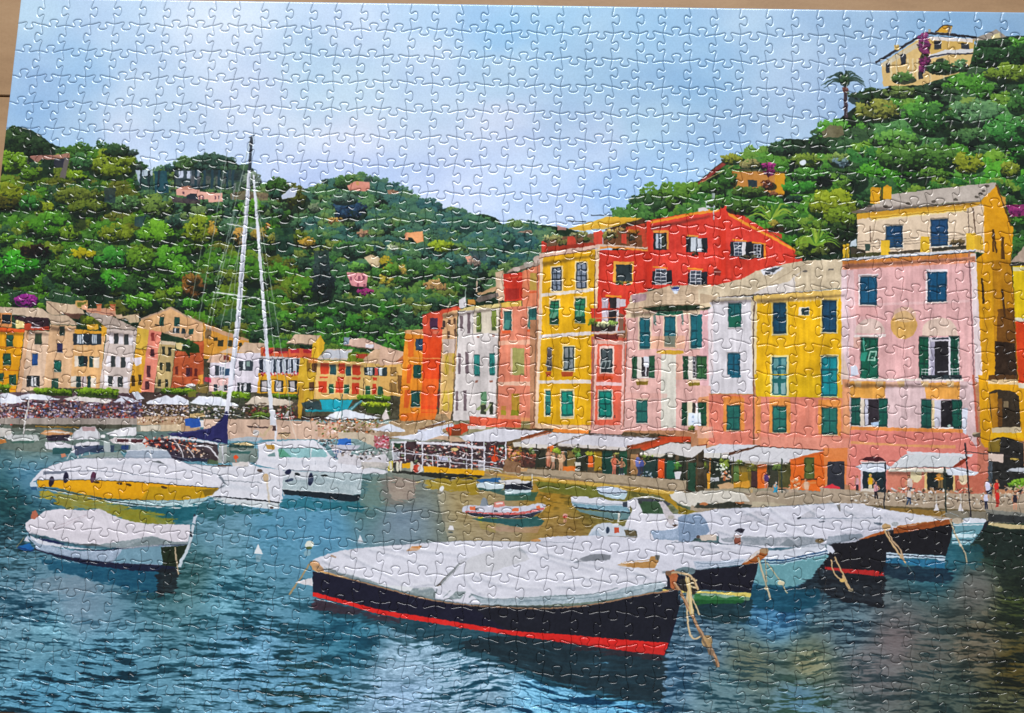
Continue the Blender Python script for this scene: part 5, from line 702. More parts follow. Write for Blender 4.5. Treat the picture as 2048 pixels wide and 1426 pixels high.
# ferry pontoon and its shops
RR(680, 820, 5.689)
P((-20,150,330,150,560,160,560,330,390,330,-20,240),'a8907c',1,40); DOTS(-20,110,480,250,110,['d8c0a8','8a6a50','c8743c','e0d8d0','5a4a34','7a7a3c'],2.); P((-20,250,220,250,390,290,390,420,200,330,-20,320),'cdbfac',1,12); P((390,300,560,300,560,440,390,420),'b06a70',1,30); DOTS(390,280,560,440,50,['d8a8b8','c03a58','e0d8dc','8a5a50'],2.)
P((560,130,1180,40,1300,150,1280,300,560,330),'b09878',1,40); P((700,40,1100,30,1080,110,680,130),'dc7a2c',.9,14)
P((1470,70,1770,90,2060,110,2060,200,1470,190),'d8684c',1,12); P((1780,0,2060,0,2060,110,1780,100),'dc9278',.9,10); B(1830,0,1890,60,'a89a34'); B(1945,0,2035,62,'8a8a24'); P((1190,190,1380,150,1470,160,1450,240,1360,290,1240,290),'c8502c',1,16); P((1450,180,1660,180,1650,220,1450,215),'dcd0cc'); DK((1270,210,1380,290),c='7a4428')
P((880,230,1040,170,1190,115,1200,135,1000,210,890,260),'d3d6e6'); P((900,210,1200,130,1200,150,920,225),'7a5a40'); P((870,260,1050,200,1280,150,1300,180,1170,215,1170,250,1250,290,960,350,860,330),'dbdeec',1,6); P((560,310,760,285,940,265,960,320,940,350,640,320),'e0e2ee',1,6); P((330,215,420,210,570,155,740,230,740,250,600,250,400,235),'e0e3ee',1,6); P((970,345,1150,290,1290,300,1480,360,1380,370,1100,330),'cbb098',1,10)
P((1360,300,1750,205,1830,195,2060,220,2060,330,1880,400,1600,390,1420,350),'dcdbe4',1,6); P((1800,200,2060,215,2060,225,1800,210),'6a4c40'); P((1900,360,2060,320,2060,560,1900,560),'6a5434',1,30); DOTS(1900,380,2060,620,60,['c87a4c','8a4a34','d8b84c','3a3024','d89a80'],2.4); P((1960,370,2060,355,2060,420,1980,420),'dcd6cc')
DK((600,360,1900,660),c='4a3a3e'); DOTS(600,370,1660,640,240,['c8a898','6a3a40','3a2c34','d8c0c0','8a6a6c','e0d8d8','2c2430','c87a6a','8a9a7a'],2.2); DK((620,370,690,430),(1800,400,1880,480),c='2a4a34'); DOTS(1680,400,1880,620,60,['c8503c','e0d8d4','3a2c30','8a4a44'],2.3); EL(1300,450,44,20,'dcc890'); EL(1760,555,40,34,'d0502c'); LN((1760,400,1765,560),18,'cf5a30')
P((870,360,1240,370,1660,420,1660,450,1240,400,870,390),'e0dfe6'); P((575,360,760,350,760,375,580,380),'dcdce2')
for x in (600,738,935,1050,1110,1250,1500,1440,1640,1885): LN((x,360 if x not in (1050,1110,1250,1440) else 520,x+(6 if x<1200 else 2),690 if x>760 else 580),16 if x not in (1050,1110,1250,1440) else 11,'dcdae2')
LN((660,485,960,510,1240,535,1660,590),12,'dad8e2'); LN((940,560,1240,590,1640,635,1880,680),11,'d6d4de'); LN((860,500,850,570),8,'d6d4de'); LN((1570,590,1790,600),9,'dad8e2'); LN((1640,660,1800,690,1850,720),10,'d8d6dc'); P((1570,590,1650,595,1650,690,1575,680),'dcdae2',.6); P((1120,530,1230,545,1230,580,1130,570),'c8c8dc',1,8)
P((540,590,610,580,600,690,545,690),'d8c85c',.9,14); P((705,610,800,600,800,660,710,660),'dfae22',1,8); P((950,640,1060,640,1200,660,1400,670,1650,690,1640,745,1300,725,960,705), 'dfac1e', 1, 8); P((580,700,700,690,1000,710,1640,745,1560,790,1200,790,800,730,600,715),'34342f',1,20)
for x,w in ((580,26),(655,30),(690,22),(815,36)): EL(x,640 if x>600 else 650,w*.6,60,'dcd6c8',1,8)
EL(905,665,42,48,'dedadc'); EL(870,665,40,46,'c84a34',.9,14); EL(905,668,22,26,'dcd6d4'); DK((620,600,640,690),c='3a3c34'); P((590,480,680,475,680,560,600,570),'ccd0d8',.8,14); LN((1240,160,1238,330),9,'5a4a40')
P((1640,690,2060,740,2060,800,1850,760,1650,720),'a88a60',1,20); P((1880,560,2060,600,2060,720,1850,700),'8a6a50',1,30); LN((1790,735,2060,770),20,'c8a450')
P((-20,490,240,520,520,500,560,570,560,640,330,640,-20,610),'cfccd2',1,16); DOTS(0,460,540,560,60,['e0dee2','4a4448','a89c94','c8c4c8'],2.2); P((-20,330,90,320,130,390,-20,400),'3a74c0',1,10); P((-20,400,240,400,180,450,-20,450),'c8c8d4',1,10); DK((-20,450,180,462),c='3a3444'); P((240,680,340,650,540,690,540,720,260,720),'d9d9e0',1,8); P((240,590,540,600,540,680,340,650,250,680),'c4bdb8',.9,20)
REFL((440,750,860,800,840,1000,500,1100,440,900),'a8948a',.6); REFL((360,760,440,750,470,1000,560,1060,330,1140,190,1030,300,960),'9aa89c',.7); REFL((940,790,1250,800,1560,790,1540,960,1420,920,1000,900),'a8902c',.85,20)
P((1550,790,1830,770,1840,820,1600,830),'3f7ab0',1,14); P((1545,840,1680,810,1870,850,1860,890,1700,905,1560,880),'cfdbe2',1,8); P((1800,800,2060,790,2060,840,1840,840),'e0dedc',1,8); P((1880,840,2060,850,2060,890,1870,890),'2a2c3c',1,10); P((1560,885,1720,905,1870,890,1800,930,1600,910),'2f6a70',.8,14); P((1700,920,2060,900,2060,970,1900,980),'3a6a68',.7,20)
EL(1165,890,20,28,'e4e2e4'); EL(1165,935,14,16,'d8d0c8',.7); P((1225,1365,1250,1310,1285,1320,1300,1370),'e6e4e8'); EL(1260,1390,30,7,'5a6468'); P((1550,1255,1590,1195,1630,1230,1610,1275),'dccc3c'); EL(1750,1215,42,34,'d8c838'); P((1570,1275,1780,1260,1770,1400,1600,1350),'a89a50',.4,14)
# orange and white rubber boat
P(CU((1390,1160,1390,1110,1440,1090,1600,1085),(1700,1080,2060,1095,2250,1060,2345,1080),(2330,1130,2280,1170),(2060,1190,1800,1200,1500,1185)), 'cfd0dc', 1, 8); P((1420,1150,1700,1170,2060,1165,2330,1110,2320,1135,2060,1190,1700,1195,1430,1175),'c03c34',1,8); P((1440,1165,1800,1195,2060,1195,2300,1150,2200,1215,2060,1230,1700,1230,1480,1200),'45465a',1,12); LN((1430,1160,1700,1182,2060,1178,2330,1122),5,'e0dce4'); P((1480,1100,1540,1100,1540,1145,1480,1140),'dc7a50'); P((1960,1120,2030,1115,2030,1150,1960,1155),'dc7a50'); P((2230,1090,2270,1080,2290,1120,2240,1125),'dc7a50')
P(CU((1590,1090,1610,1020,1640,995,1680,1030,1690,1090)),'b0b2bc',1,10); P((1740,1100,1760,1050,1860,1035,1880,1090,1800,1110),'d08a80',1,20); P((1770,1060,1850,1050,1850,1070,1780,1080),'e8dcdc'); DK((1540,1120,1580,1140),(1750,1145,1800,1160),c='5a5a68')
P((1500,1230,2060,1240,2240,1210,2330,1260,2280,1320,2060,1340,1800,1290,1560,1260),'2a6a70',.85,20); P((1640,1320,2060,1330,2300,1310,2240,1400,1800,1380),'c09a8c',.45,14)
# small boats by the quay
RR(1020, 850, 5.689)
P((-60,640,250,640,260,740,-60,740),'262836',1,12); P((-60,625,250,640,200,665,-60,680),'dcdade'); P((-60,730,240,740,240,800,-60,790),'c9d8de',1,8); P((-60,790,320,760,280,860,-60,860),'2f6a60',.7,20); LN((250,560,255,700),12,'d8d4cc')
P(CU((980,730,1000,705,1120,700,1250,720,1340,760),(1330,800,1300,840,1200,845),(1100,820,1010,780)), 'c9d3e2', 1, 8); LN(curve((985,745,1060,770,1180,775,1340,765)),8,'2a3444'); P((990,755,1060,785,1200,790,1340,775,1300,845,1150,835,1030,790),'bdd0da',1,8)
P(CU((690,830,720,810,880,815,900,830),(1020,820,1120,850,1280,870),(1360,860),(1370,990,1200,980,1000,965,800,945,720,930,700,880)), 'dadbe4', 1, 8); P((700,885,900,905,1040,915,1280,920,1360,960,1370,990,1000,965,740,930),'9fc0d0',1,10); LN(curve((700,930,900,955,1100,980,1370,1000)),16,'22303c'); P((740,950,1000,985,1370,1005,1360,1080,1240,1080,1000,1040,800,990),'8ab0c0',.8,16); P((690,885,900,905,1280,915,1280,900,900,890,700,870),'b8c0cc'); P((650,915,740,930,720,940,650,925),'d8b048'); P((1280,880,1330,870,1330,940,1290,935),'4a5060')
EL(625,1030,28,24,'dcaaa0'); EL(625,1045,26,12,'c04a3c'); EL(625,1090,22,24,'cfa08c',.8)
P(CU((1820,790,1860,780),(1880,740,1960,760,2060,790),(2060,930,2000,920,1900,880,1830,830)),'dcd8d2',1,10); P((1830,880,1940,930,2060,980,2060,1000,1900,960),'b8942c',.9,14)
# sun awning cruiser behind the front boat
P(CU((1330,860,1420,830,1460,830),(1500,1000,1900,1010,2060,1020),(2060,1200,2060,1330),(1200,1300,1100,1270),(1300,1150,1370,1010,1390,960,1340,880)), 'dedde6', 1, 8)
P((1400,835,1600,830,1780,870,1830,900,1800,920,1740,900,1600,870,1460,870),'5a5a62',1,10); P((1440,870,1700,870,1780,1010,1500,1010),'4f6a4c',1,24); DK((1440,860,1500,900),c='4a4a4c'); P((1400,830,1440,840,1520,1010,1500,1020),'e0dfe6'); P((1690,870,1740,865,1890,1060,1870,1110,1830,1150,1780,1080),'cfc8cc',1,8); EL(1830,1050,36,22,'c8c0b8'); LN((1410,830,1600,815,1760,850),12,'e4e3ea'); P((1840,1140,1910,1130,1880,1165),'5a4438')
P(CU((880,1270,940,1170,1020,1120,1140,1110),(1300,1160,1450,1200),(1440,1270,1100,1290)), 'ccd2dc', 1, 8); EL(1112,1195,18,40,'3a4860'); B(1185,1165,1240,1230,'c0583c',1,10); P((1300,1190,1440,1200,1445,1265,1320,1260),'6a6048',1,20); P((1110,1260,1450,1268,1440,1285,1100,1275),'a89e98'); LN((1240,1000,1235,1110),28,'d8d6d0'); EL(1200,1130,40,14,'e4e4ea'); P((880,1265,980,1190,1060,1280),'b8c4d4',.7)
P((1590,1200,1730,1200,1900,1180,2060,1100,2060,1320,1640,1300), 'b3c0d6', 1, 10); P((1960,1080,2060,1040,2060,1200,1940,1160),'a8b6d0',1,8)
RR(1360, 950, 5.689)
P(CU((-20,440,30,440),(100,420,200,430),(420,385,700,375,1000,365,1400,340,1760,320),(2060,330,2500,420,2900,470),(2500,650,2060,720),(1700,790,1500,810,1000,830,700,800,460,770,400,690,-20,760)), 'd9d9e4', 1, -16)
P((-20,480,60,450,220,440,290,500,340,640,280,700,180,720,100,770,-20,760), 'aab8d2', 1, 10); LN((150,500,240,480,330,640),6,'8a98b8',.5)
P((690,460,900,400,1100,530,1000,540,700,520),'c4c2cc',.8,10); P((1320,500,1540,370,1540,480,1360,500),'c2c0c8',.7,10); LN((1340,490,2060,495),10,'a8aab8',.8); P((460,720,760,690,1000,710,1400,700,1700,730,1560,800,1300,820,800,800,500,760),'b0b0b8',.75,16); P((1130,800,1240,720,1330,790,1250,815),'9a9ca4',.6,12); P((1680,700,2060,660,2060,720,1800,790,1660,790),'b4b8c4',.8,12); P((620,640,660,610,740,615,710,665),'3a3444'); P((610,680,690,680,690,785,620,785),'e0dcdc'); B(620,710,688,790,'8a5040',1,10); B(615,685,690,696,'7a4438'); P((200,700,260,680,410,675,420,745,250,745),'cfc2b8',1,8); EL(205,705,20,16,'5a4c48'); EL(1355,490,26,10,'4a4a54',1,0,-30); LN((1585,530,1650,530),10,'4a5060')
P((20,215,250,180,480,170,720,200,800,300,500,310,200,360,20,330), 'd4cfc6', 1, 12); P((-20,195,30,190,120,320,-20,330),'d6d2cc',1,8); P((200,320,420,330,560,300,820,340,800,370,380,380,160,375),'4a4a40',1,24); EL(270,330,50,14,'b87a50'); EL(680,318,50,12,'b87a50'); P((-20,370,210,420,60,450,-20,440),'8a7a2c',1,20); P((820,300,1220,330,1200,350,820,360),'b8ae98',.9,14)
P((1780,340,1880,330,1890,400,1820,410),'8a7a70',1,14); P((1890,380,2060,340,2060,470,1900,460),'d6d4de',.9)
# dark hulls on the right
REFL((1600,1000,2300,1000,2340,1190,2320,1520,1700,1380,1560,1250),'1b1d26',.97); P((1700,790,2060,720,2520,600,2400,880,2330,1130,1650,1075,1640,1000), '221f28', 1, 10); P((1650,1045,2060,1075,2330,1110,2320,1150,2060,1120,1650,1075),'b02f30',1,10)
P((2060,700,2280,640,2290,670,2060,730),'a8602c',1,12)
RR(1688, 950, 5.689)
P((-40,690,240,730,470,650,500,690,490,880,440,1030,420,1130,200,1130,-40,1110),'201d26',1,10); P((-40,1065,200,1075,410,1095,390,1155,200,1130,-40,1110),'b0302f',1,10)
P(CU((-40,640,60,660,300,590,450,575),(450,640,300,680,130,760,-40,780)),'c9c8d4',1,8); P((-40,680,200,670,220,700,100,745,-40,770),'a4a8b4',.8,12); P((160,735,440,640,470,620,480,660,240,725),'a8602e',1,12)
P(CU((60,420,200,350,240,330),(230,430),(400,440,640,430,720,490),(720,540,600,570,450,600),(200,560,0,560)),'d8d8e2',1,8); P((340,540,440,550,430,570,350,560),'6a7080',.8); P((-40,320,240,330,240,430,0,470,-40,460),'d8d8e2',1,8); LN((0,490,440,490),8,'a8aab8',.7)
P(CU((480,640,720,610,1000,560,1220,510),(1235,600,1220,700,1160,920),(900,905,480,885),(500,760)), '1f1c24', 1, 8); P(CU((560,600,800,570,1000,530,1200,500),(1230,520,1200,560),(1000,600,760,640,560,670)), '9a5528', 1, 14); LN(curve((600,590,850,550,1100,510,1230,500)),14,'b87a44')
P((480,880,1160,925,1150,985,1070,985,1050,955,960,950,480,940),'c8d8e6',1,8); LN((485,905,1155,945),10,'2a3448'); P((480,940,960,965,1150,985,1140,1070,1000,1050,700,1020,470,1000),'3a88b0',.9,24); REFL((450,1010,1150,1060,1260,1170,1200,1240,800,1210,440,1130),'1c3448',.92)
P((740,480,900,475,1230,490,1200,505,900,540,720,520),'dcdce2',1,8); P((960,460,1100,470,1230,490,1080,500),'b8a898',1,20); LN(curve((1100,465,1190,432,1310,470)),7,'c8c4c4')
P(CU((1235,540,1300,510,1440,490,1620,510),(1640,540,1560,680,1430,800),(1220,790,1235,620)), '8ab8c4', 1, 8); P((1240,520,1440,485,1620,500,1630,540,1400,550,1240,560),'dcdfe8',1,8); LN((1240,575,1600,560),10,'e6e8ec'); P((1230,670,1510,670,1490,710,1230,710),'cfe4ec'); LN((1225,745,1470,740),12,'2f4a5c'); LN((1225,770,1450,762),12,'d4e6ee'); P((1600,540,1660,500,1620,600,1440,800,1560,640),'262630',1,10); EL(1290,520,70,34,'b8ac9c',1,24)
REFL((1430,800,1620,600,1720,560,2200,600,2200,1420,1820,1420,1700,1000),'232e28',.8,26,10); REFL((1210,800,1560,790,1600,1000,1500,1100,1230,960),'2f7484',.6); P((1640,540,2060,570,2060,620,1880,610,1640,570),'c8b890',1,12); P((1640,430,2060,450,2060,550,1640,530),'3a3a3c',.9,14); P((1600,385,2060,430,2060,470,1620,440),'a8a098',.9,14)
# ropes
def ROPE(pts, w, c='c2a478'): LN(curve(pts), w, c); LN(curve(np.array(pts, float)+np.tile((2, -1), len(pts)//2)), w*.35, mixc(c, 'ffffff', .4), .7)
ROPE((450,600,510,720,580,830,660,940,700,1000),22); ROPE((500,640,560,760,640,850,680,960),18,'b89a78'); LN((700,1000,800,1140),18,'8a9a98',.6,6); ROPE((1200,510,1240,600,1290,720,1330,800,1380,900,1400,1000),16,'b8a88a'); EL(1325,800,16,18,'e0d4c4'); EL(480,590,50,36,'b89a70',1,30); EL(580,560,40,26,'b8b8bc',1,24); ROPE((-20,1140,30,1250,70,1320),18)
RR(1360, 950, 5.689)
# front right boats: navy with green waterline, pale blue skiff
P(CU((900,960,1100,990,1300,980,1500,930,1640,900),(1700,920,1640,980,1560,1090,1460,1200,1300,1270),(1000,1265,840,1230),(880,1080)), '8fc0c8', 1, 10); P(CU((1000,860,1200,850,1400,800,1560,780,1640,800),(1700,860,1680,900,1500,930),(1200,960,920,960)), 'd9dde8', 1, 8); LN(curve((915,965,1150,970,1400,920,1680,860)),12,'2a5a8c'); LN(curve((915,1000,1150,1000,1400,950,1680,890)),12,'24466e'); LN(curve((930,985,1150,985,1400,935,1680,875)),9,'c4d8e8'); LN(curve((960,1015,1150,1010,1450,950,1640,910)),12,'b8d4e0'); P((1660,790,1720,800,1760,870,1740,900,1680,860),'d8dce8'); EL(1590,750,50,26,'7a6a50',1,24); P((1560,1060,1620,1040,1640,1100,1600,1150,1570,1120),'4a4048'); EL(1615,1110,26,40,'a8b0b8',1,20); REFL((1290,1270,1480,1200,1560,1090,1640,1000,1650,1330,1400,1330),'1c2630',.9)
REFL((840,1230,1300,1270,1600,1300,1560,1480,1300,1560,900,1520,780,1420),'175a70',.9); REFL((100,1400,840,1400,800,1640,500,1700,150,1560),'1a3c44',.95)
P(CU((-200,1120,100,1090,300,1070,620,1040,890,1000),(880,1100,830,1240,810,1340),(400,1310,-200,1290)), '211f30', 1, 8); P((-200,1300,200,1320,810,1340,800,1395,400,1350,150,1340,-200,1330),'dccd78',1,12); P((150,1345,400,1355,800,1390,790,1425,150,1420),'b8d0b0',.8,14); REFL((140,1365,600,1385,760,1410,700,1460,140,1440),'2a7a34',.8)
P(CU((-1720,760,-1660,740,-1500,705,-1100,690,-700,700),(-200,745,100,760),(100,1090,-200,1110,-1200,1110)), 'd9d9e4', 1, -16); EL(-1640,745,60,18,'b88a58',1,30); P(CU((-200,760,-20,770,180,755),(460,780,700,795,1000,835),(930,880,800,960,700,1020),(400,1050,180,1080,-20,1090,-200,1110)), 'd9d9e4', 1, -16); P(CU((150,980,400,980,700,950),(760,960,700,1020,400,1050,180,1080)),'bcc6d6',.8,12); LN(curve((180,1000,400,1010,720,975)),8,'98a4b8',.7); LN(curve((200,1040,420,1030,700,1000)),6,'98a4b8',.6)
P((700,1015,880,860,1000,840,1000,900,890,1000,720,1020), 'a0602f', 1, 14); P((720,1000,880,860,920,850,900,900,760,985),'d8d0cc',1,8); EL(960,860,50,36,'a88a68',1,30)
ROPE((890,940,920,1050,960,1180,990,1290,1030,1420),22,'bfb296'); ROPE((970,960,980,1100,985,1220),14,'b0a890'); ROPE((990,1000,1070,1110,1150,1220,1220,1350),14,'b8b090'); EL(1150,1230,44,26,'d8d0b4'); EL(980,1290,24,24,'d0c4a8'); ROPE((1720,960,1740,1080,1790,1160,1850,1200),16); ROPE((1760,930,1820,1060,1880,1180,1940,1300),18); EL(1850,1200,34,22,'d8b878'); EL(1945,1310,28,20,'a89c84')
# ---- the big front boat
RR(512, 1070, 4)
REFL((455,520,900,560,1500,660,2048,740,2700,800,3300,880,3270,1000,3250,1390,2900,1330,2400,1210,1900,1040,1500,900,1100,760,700,680,440,620),'22505f',.96,14,9)
REFL((2000,800,3290,900,3255,1360,2900,1300,2400,1170,2000,1020,1600,860),'233640',.93,12,9)
REFL((455,500,740,570,1000,640,1300,700,1000,700,700,630,460,600),'5a3440',.8)
REFL((2300,850,3270,950,3250,1010,2600,930),'5c2a30',.5)
P(CU((455,290,740,350,1190,468,1420,518,1700,556,2048,578),(2308,585,2608,565,2848,525,3048,484,3248,452,3390,428),(3400,470,3388,560,3358,690,3308,870,3265,965),(3000,935,2378,850,2048,795),(1700,745,1400,700,1000,632,740,560,455,490)), '211f38', 1, 8); P((1700,560,2608,570,3390,440,3390,560,3260,960,2048,790),'22242a',.55,8)
P(CU((455,455,740,530,1000,598,1400,662,1700,712,2048,768),(2528,800,2948,838,3303,864),(3265,960,3000,932,2378,848,2048,800),(1700,752,1400,702,1000,636,740,562,455,492)), 'd22f2a', 1, 10); P(CU((2378,835,2748,870,3290,905),(3265,962,3000,935,2378,850)),'b82c28',.7,10); 
LN(curve((450,270,560,305,740,350,980,412,1190,470,1420,522,1700,560,2048,582,2308,588,2608,568,2848,528,3048,486,3248,455,3380,430)),11,'b08a68'); LN(curve((440,225,480,280,560,298,740,340)),20,'d0a870')
P(CU((450,205,520,172,660,130,860,102,1000,92),(1200,75,1300,68,1360,60),(1700,45,2048,52,2600,62,2700,130),(3000,230,3240,285,3290,350),(3290,410,3100,470,2848,510,2608,540,2300,560,2048,560),(1700,555,1420,510,1190,455,980,400,740,340),(540,290,470,240)), 'dcdce6', 1, -16)
P(CU((540,250,640,290,800,330),(1000,390,1190,430,1400,420,1420,510,1190,460,980,400,740,340,600,300)),'aab2b2',.8,18); P((970,395,1180,410,1260,420,1230,450,1190,455),'e0e2e6'); P((1430,420,1620,230,1640,225,1480,400),'7a7068'); P((1470,390,1640,200,1700,180,1500,400),'c8c8ce',.7); P(CU((1660,310,1700,190,1900,130,2120,90),(2190,195,1900,290)),'cfcfd4',.85,8)
P((1520,520,1600,450,1680,450,1640,510),'a8b0b0',.8,18); P(CU((1720,470,1900,510,2100,500),(2400,480,2748,470,3000,410,3240,370),(3290,410,3100,470,2848,510,2608,540,2300,560,2048,560,1800,550)),'b4c2ca',.8,14); LN(curve((1720,470,1850,510,2100,505,2400,490,2700,470,2900,420)),8,'8a9498',.6); LN(curve((2100,530,2400,520,2748,490,3100,430)),6,'98a8b0',.6)
LN((1450,430,1420,500),10,'8a9090',.7); LN((1560,440,1500,500),8,'98a0a0',.6); LN((1740,470,1700,500),8,'8a9494',.6); LN((600,165,640,180),16,'b09a88'); LN((580,270,640,290),14,'6a6a68',.8)
P((1200,130,1250,90,1330,85,1300,125),'c8905c',1,20); P((430,215,470,205,540,260,545,295,480,290,440,240),'c8a078',1,16); LN((430,230,300,430,265,480),12,'a89878',1,18); P((310,380,450,340,455,410),'e0dce0',1,8)
RR(1024, 1070, 4)
P(CU((490,220,600,165,700,150,790,160),(780,200,680,205)),'a8a4ac',1,8); P((840,240,900,215,1100,195,1110,170,1170,165,1175,210,1140,265,1060,265,900,255),'b8905c',1,24); LN((880,225,1100,205),10,'e0dce0'); P((1140,160,1180,165,1175,205,1145,200),'8a8480')
EL(1390,290,80,34,'8a9aa0',1,20); P((1230,290,1300,280,1330,330,1300,440,1270,420,1260,340),'b06a44',1,20); P((1330,360,1440,330,1490,440,1460,480,1350,440),'3a3430',1,20)
for y in (350,380,410): LN((1430,y,1480,y+14),12,'e0d2b0')
ROPE((1240,310,1340,300,1440,340,1490,440),18,'c8ac84'); ROPE((1390,330,1410,420,1400,520,1405,660,1420,780,1460,830,1530,800),16,'cdb690'); ROPE((1300,380,1360,480,1420,600,1480,720,1540,830,1590,900,1640,1010,1650,1060),24,'a8805c'); ROPE((1400,340,1420,440,1430,560,1440,640),34,'d8c08c'); ROPE((1430,480,1470,560,1500,640),12,'cdb690'); EL(1560,850,44,50,'b89a70',.9,30); EL(1590,930,26,36,'8a7460',.9,24); LN((1500,780,1640,1060),20,'6a5a4c',.6,10)
EL(1250,305,26,20,'8a6a50',1,14); P((1330,440,1350,450,1340,520,1330,520),'3a5a6c')
RR(0, 0, 1)
# floats
P((508,1107,516,1088,526,1108),'e2e6ea'); P((511,1110,524,1110,520,1124,513,1124),'b8c8d0',.6); EL(619,1089,8.5,7.5,'dfe2d8'); EL(618,1096,6,3,'5a6a3c'); EL(615,1106,7,6,'b8ccd0',.6); P((714,1084,720,1070,727,1084),'dfe2e8'); EL(720,1086,6,2,'a8b8c4'); EL(883,978,4,5,'e4e4e4')

# ---- folds, shade and edges
F = 'a4a8b4'; G = 'f4f4fa'
RR(512, 1070, 4)
for q in ((520,200,700,300,900,370),(700,150,1000,300,1180,400),(900,120,1300,230,1440,420),(1000,110,1500,150,1700,190),(1250,420,1400,400,1440,430),(1300,450,1450,440,1600,520),(1750,330,2000,420,2300,440),(1650,320,1750,450,1900,510),(2100,110,2400,220,2700,300),(2300,150,2700,250,3100,330),(2400,420,2700,420,3000,370),(2500,330,2800,370,3200,330),(2900,250,3100,330,3280,390),(1820,520,2100,520,2400,510),(560,270,700,320,860,360)):
    SL(q, 26, F, .38, 3); SL(np.array(q).reshape(-1, 2)+(0, -18), 16, G, .5, 2)
SL((1420,515,1700,556,2048,578,2308,585,2608,565,2848,525,3248,452), 16, '5a5c64', .5, 2); SL((480,250,740,345,1190,462,1420,512), 14, '5a5c60', .5, 2)
LN(curve((1010,90,1200,76,1700,46,2048,52,2580,60)), 4, '9a9aa6', .6)
for x in (1040,1240,1480,1700,1900,2100,2300,2500): LN((x, 548-(x>2200)*8, x+30, 520), 5, '8a9298', .5)
RR(0, 1000, 4.876)
for q in ((440,120,500,200,560,330),(700,100,800,220,1000,400),(980,90,1050,220,1080,420),(1150,170,1300,300,1400,390),(300,300,600,360,900,430),(1400,240,1600,330,1800,400)): SL(q, 30, 'b4b0b8', .35, 3); SL(np.array(q).reshape(-1, 2)+(-18, -8), 16, 'f2eef4', .5, 2)
SL((290,330,600,405,900,450,1200,468,1500,445,1830,432), 14, '5a5c66', .6, 2); SL((345,485,700,560,1000,600,1300,628,1580,632), 12, '4a5c78', .4, 2)
RR(1360, 950, 5.689)
for q in ((400,420,700,560,1000,580),(700,400,900,500,1250,690),(1000,370,1200,520,1500,690),(1400,350,1600,480,1900,600),(1700,330,1900,420,2060,520),(420,640,700,720,1000,720),(1050,620,1300,700,1600,700),(100,800,400,880,700,900),(-150,800,100,940,400,970),(300,790,600,850,860,900),(1200,880,1400,850,1600,830)): SL(q, 30, F, .42, 3); SL(np.array(q).reshape(-1, 2)+(0, -24), 18, G, .5, 2)
LN(curve((-100,770,180,755,460,782,700,797,1000,838)), 8, '6a6c78', .6); LN(curve((1000,850,1200,850,1400,800,1560,782,1640,800)), 7, '7a7c88', .55); LN(curve((420,385,700,375,1000,365,1400,340,1760,322)), 7, '8a8c98', .6)
SL((-200,1110,100,1092,300,1072,620,1042), 12, '4a4c5a', .6, 2); SL((1300,815,1600,800,2060,720), 14, '5a5c68', .5, 2)
RR(1688, 950, 5.689)
for q in ((0,500,200,540,420,560),(50,430,300,480,600,520),(450,450,600,500,700,520),(-40,620,100,620,400,590)): SL(q, 24, F, .45, 3)
SL((480,640,720,612,1000,562,1220,512), 12, '3a2c24', .5, 2)
RR(0, 820, 5.689)                                            # motor boat: edges, shade, rail
LN(curve((480,680,620,620,860,560,1130,545,1700,545,1960,552,2200,640,2490,745,2560,840)), 7, '8a8c9a', .75); SL((1200,600,1700,610,2100,680,2400,780), 22, 'b0b4c0', .6, 3); SL((2490,745,2560,840,2500,885), 16, '5a5e6a', .7, 2); SL((420,790,1000,785,1500,800,2060,845,2490,880), 16, 'b4b6c2', .7, 2); SL((700,900,1200,980,1700,1010,2300,985), 34, '8a6c10', .35, 4)
P((2300,905,2480,895,2420,960,2330,985),'5a4a18',.6,8); LN(curve((1130,545,1400,520,1960,520,2200,600,2450,700)), 4, 'c8ccd8', .8)
RR(340, 820, 5.689)
LN(curve((560,760,620,840,560,890,480,960)), 8, '7a7c88', .7); SL((640,700,800,720,1000,760,1240,780), 18, 'b4b6c2', .6, 3); SL((600,850,900,900,1240,950), 40, 'c0c6d0', .6, 4); SL((1280,780,1700,800,2100,830), 40, 'a8b8c0', .5, 4); LN(curve((960,620,1000,560,1010,480,990,380)), 7, '9a9cac', .7); SL((1050,560,1300,600,1700,600,1900,600), 20, 'bcc0cc', .6, 3)
for x in (1350,1500,1650,1800,1950): LN((x, 555+(x-1350)*.08, x+4, 600+(x-1350)*.1), 4, '9aa0ac', .8)
RR(1020, 850, 5.689)                                         # awnings: sag, seams, shade below
for q in ((40,250,430,268),(560,242,1310,292),(1480,345,1700,366)): SL((q[0],q[1]+22,(q[0]+q[2])/2,(q[1]+q[3])/2+26,q[2],q[3]+20), 40, '14140f', .55, 3)
for q in ((200,150,80,225),(330,115,230,240),(600,100,400,235),(700,150,620,220),(850,112,800,250),(1000,110,960,255),(1200,120,1120,262),(1400,135,1250,262),(1600,145,1400,235),(1700,240,1600,345),(1850,205,1760,325)): LN(q, 5, 'b4b2bc', .55)
SL((60,190,250,170,430,210), 24, 'c4c4cc', .5, 4); SL((620,190,900,180,1300,230), 28, 'c2c2cc', .5, 4)
RR(1400, 750, 5.689)
for q in ((320,975,640,1022,1000,1012),(-20,948,150,952,310,955)): SL(np.array(q).reshape(-1, 2)+(0, 26), 44, '14140f', .55, 3)
for q in ((250,790,150,885),(420,792,300,885),(800,825,560,965),(1000,832,800,985),(1200,845,980,970),(560,850,420,955)): LN(q, 5, 'b4b2ba', .55)
SL((380,930,700,900,1200,900), 26, 'c4c4ca', .5, 4)
RR(1688, 750, 5.689)
for q in ((800,905,640,1045),(950,912,820,1048),(1100,920,1000,1046),(1250,925,1150,1044)): LN(q, 5, 'b0b4ba', .6)
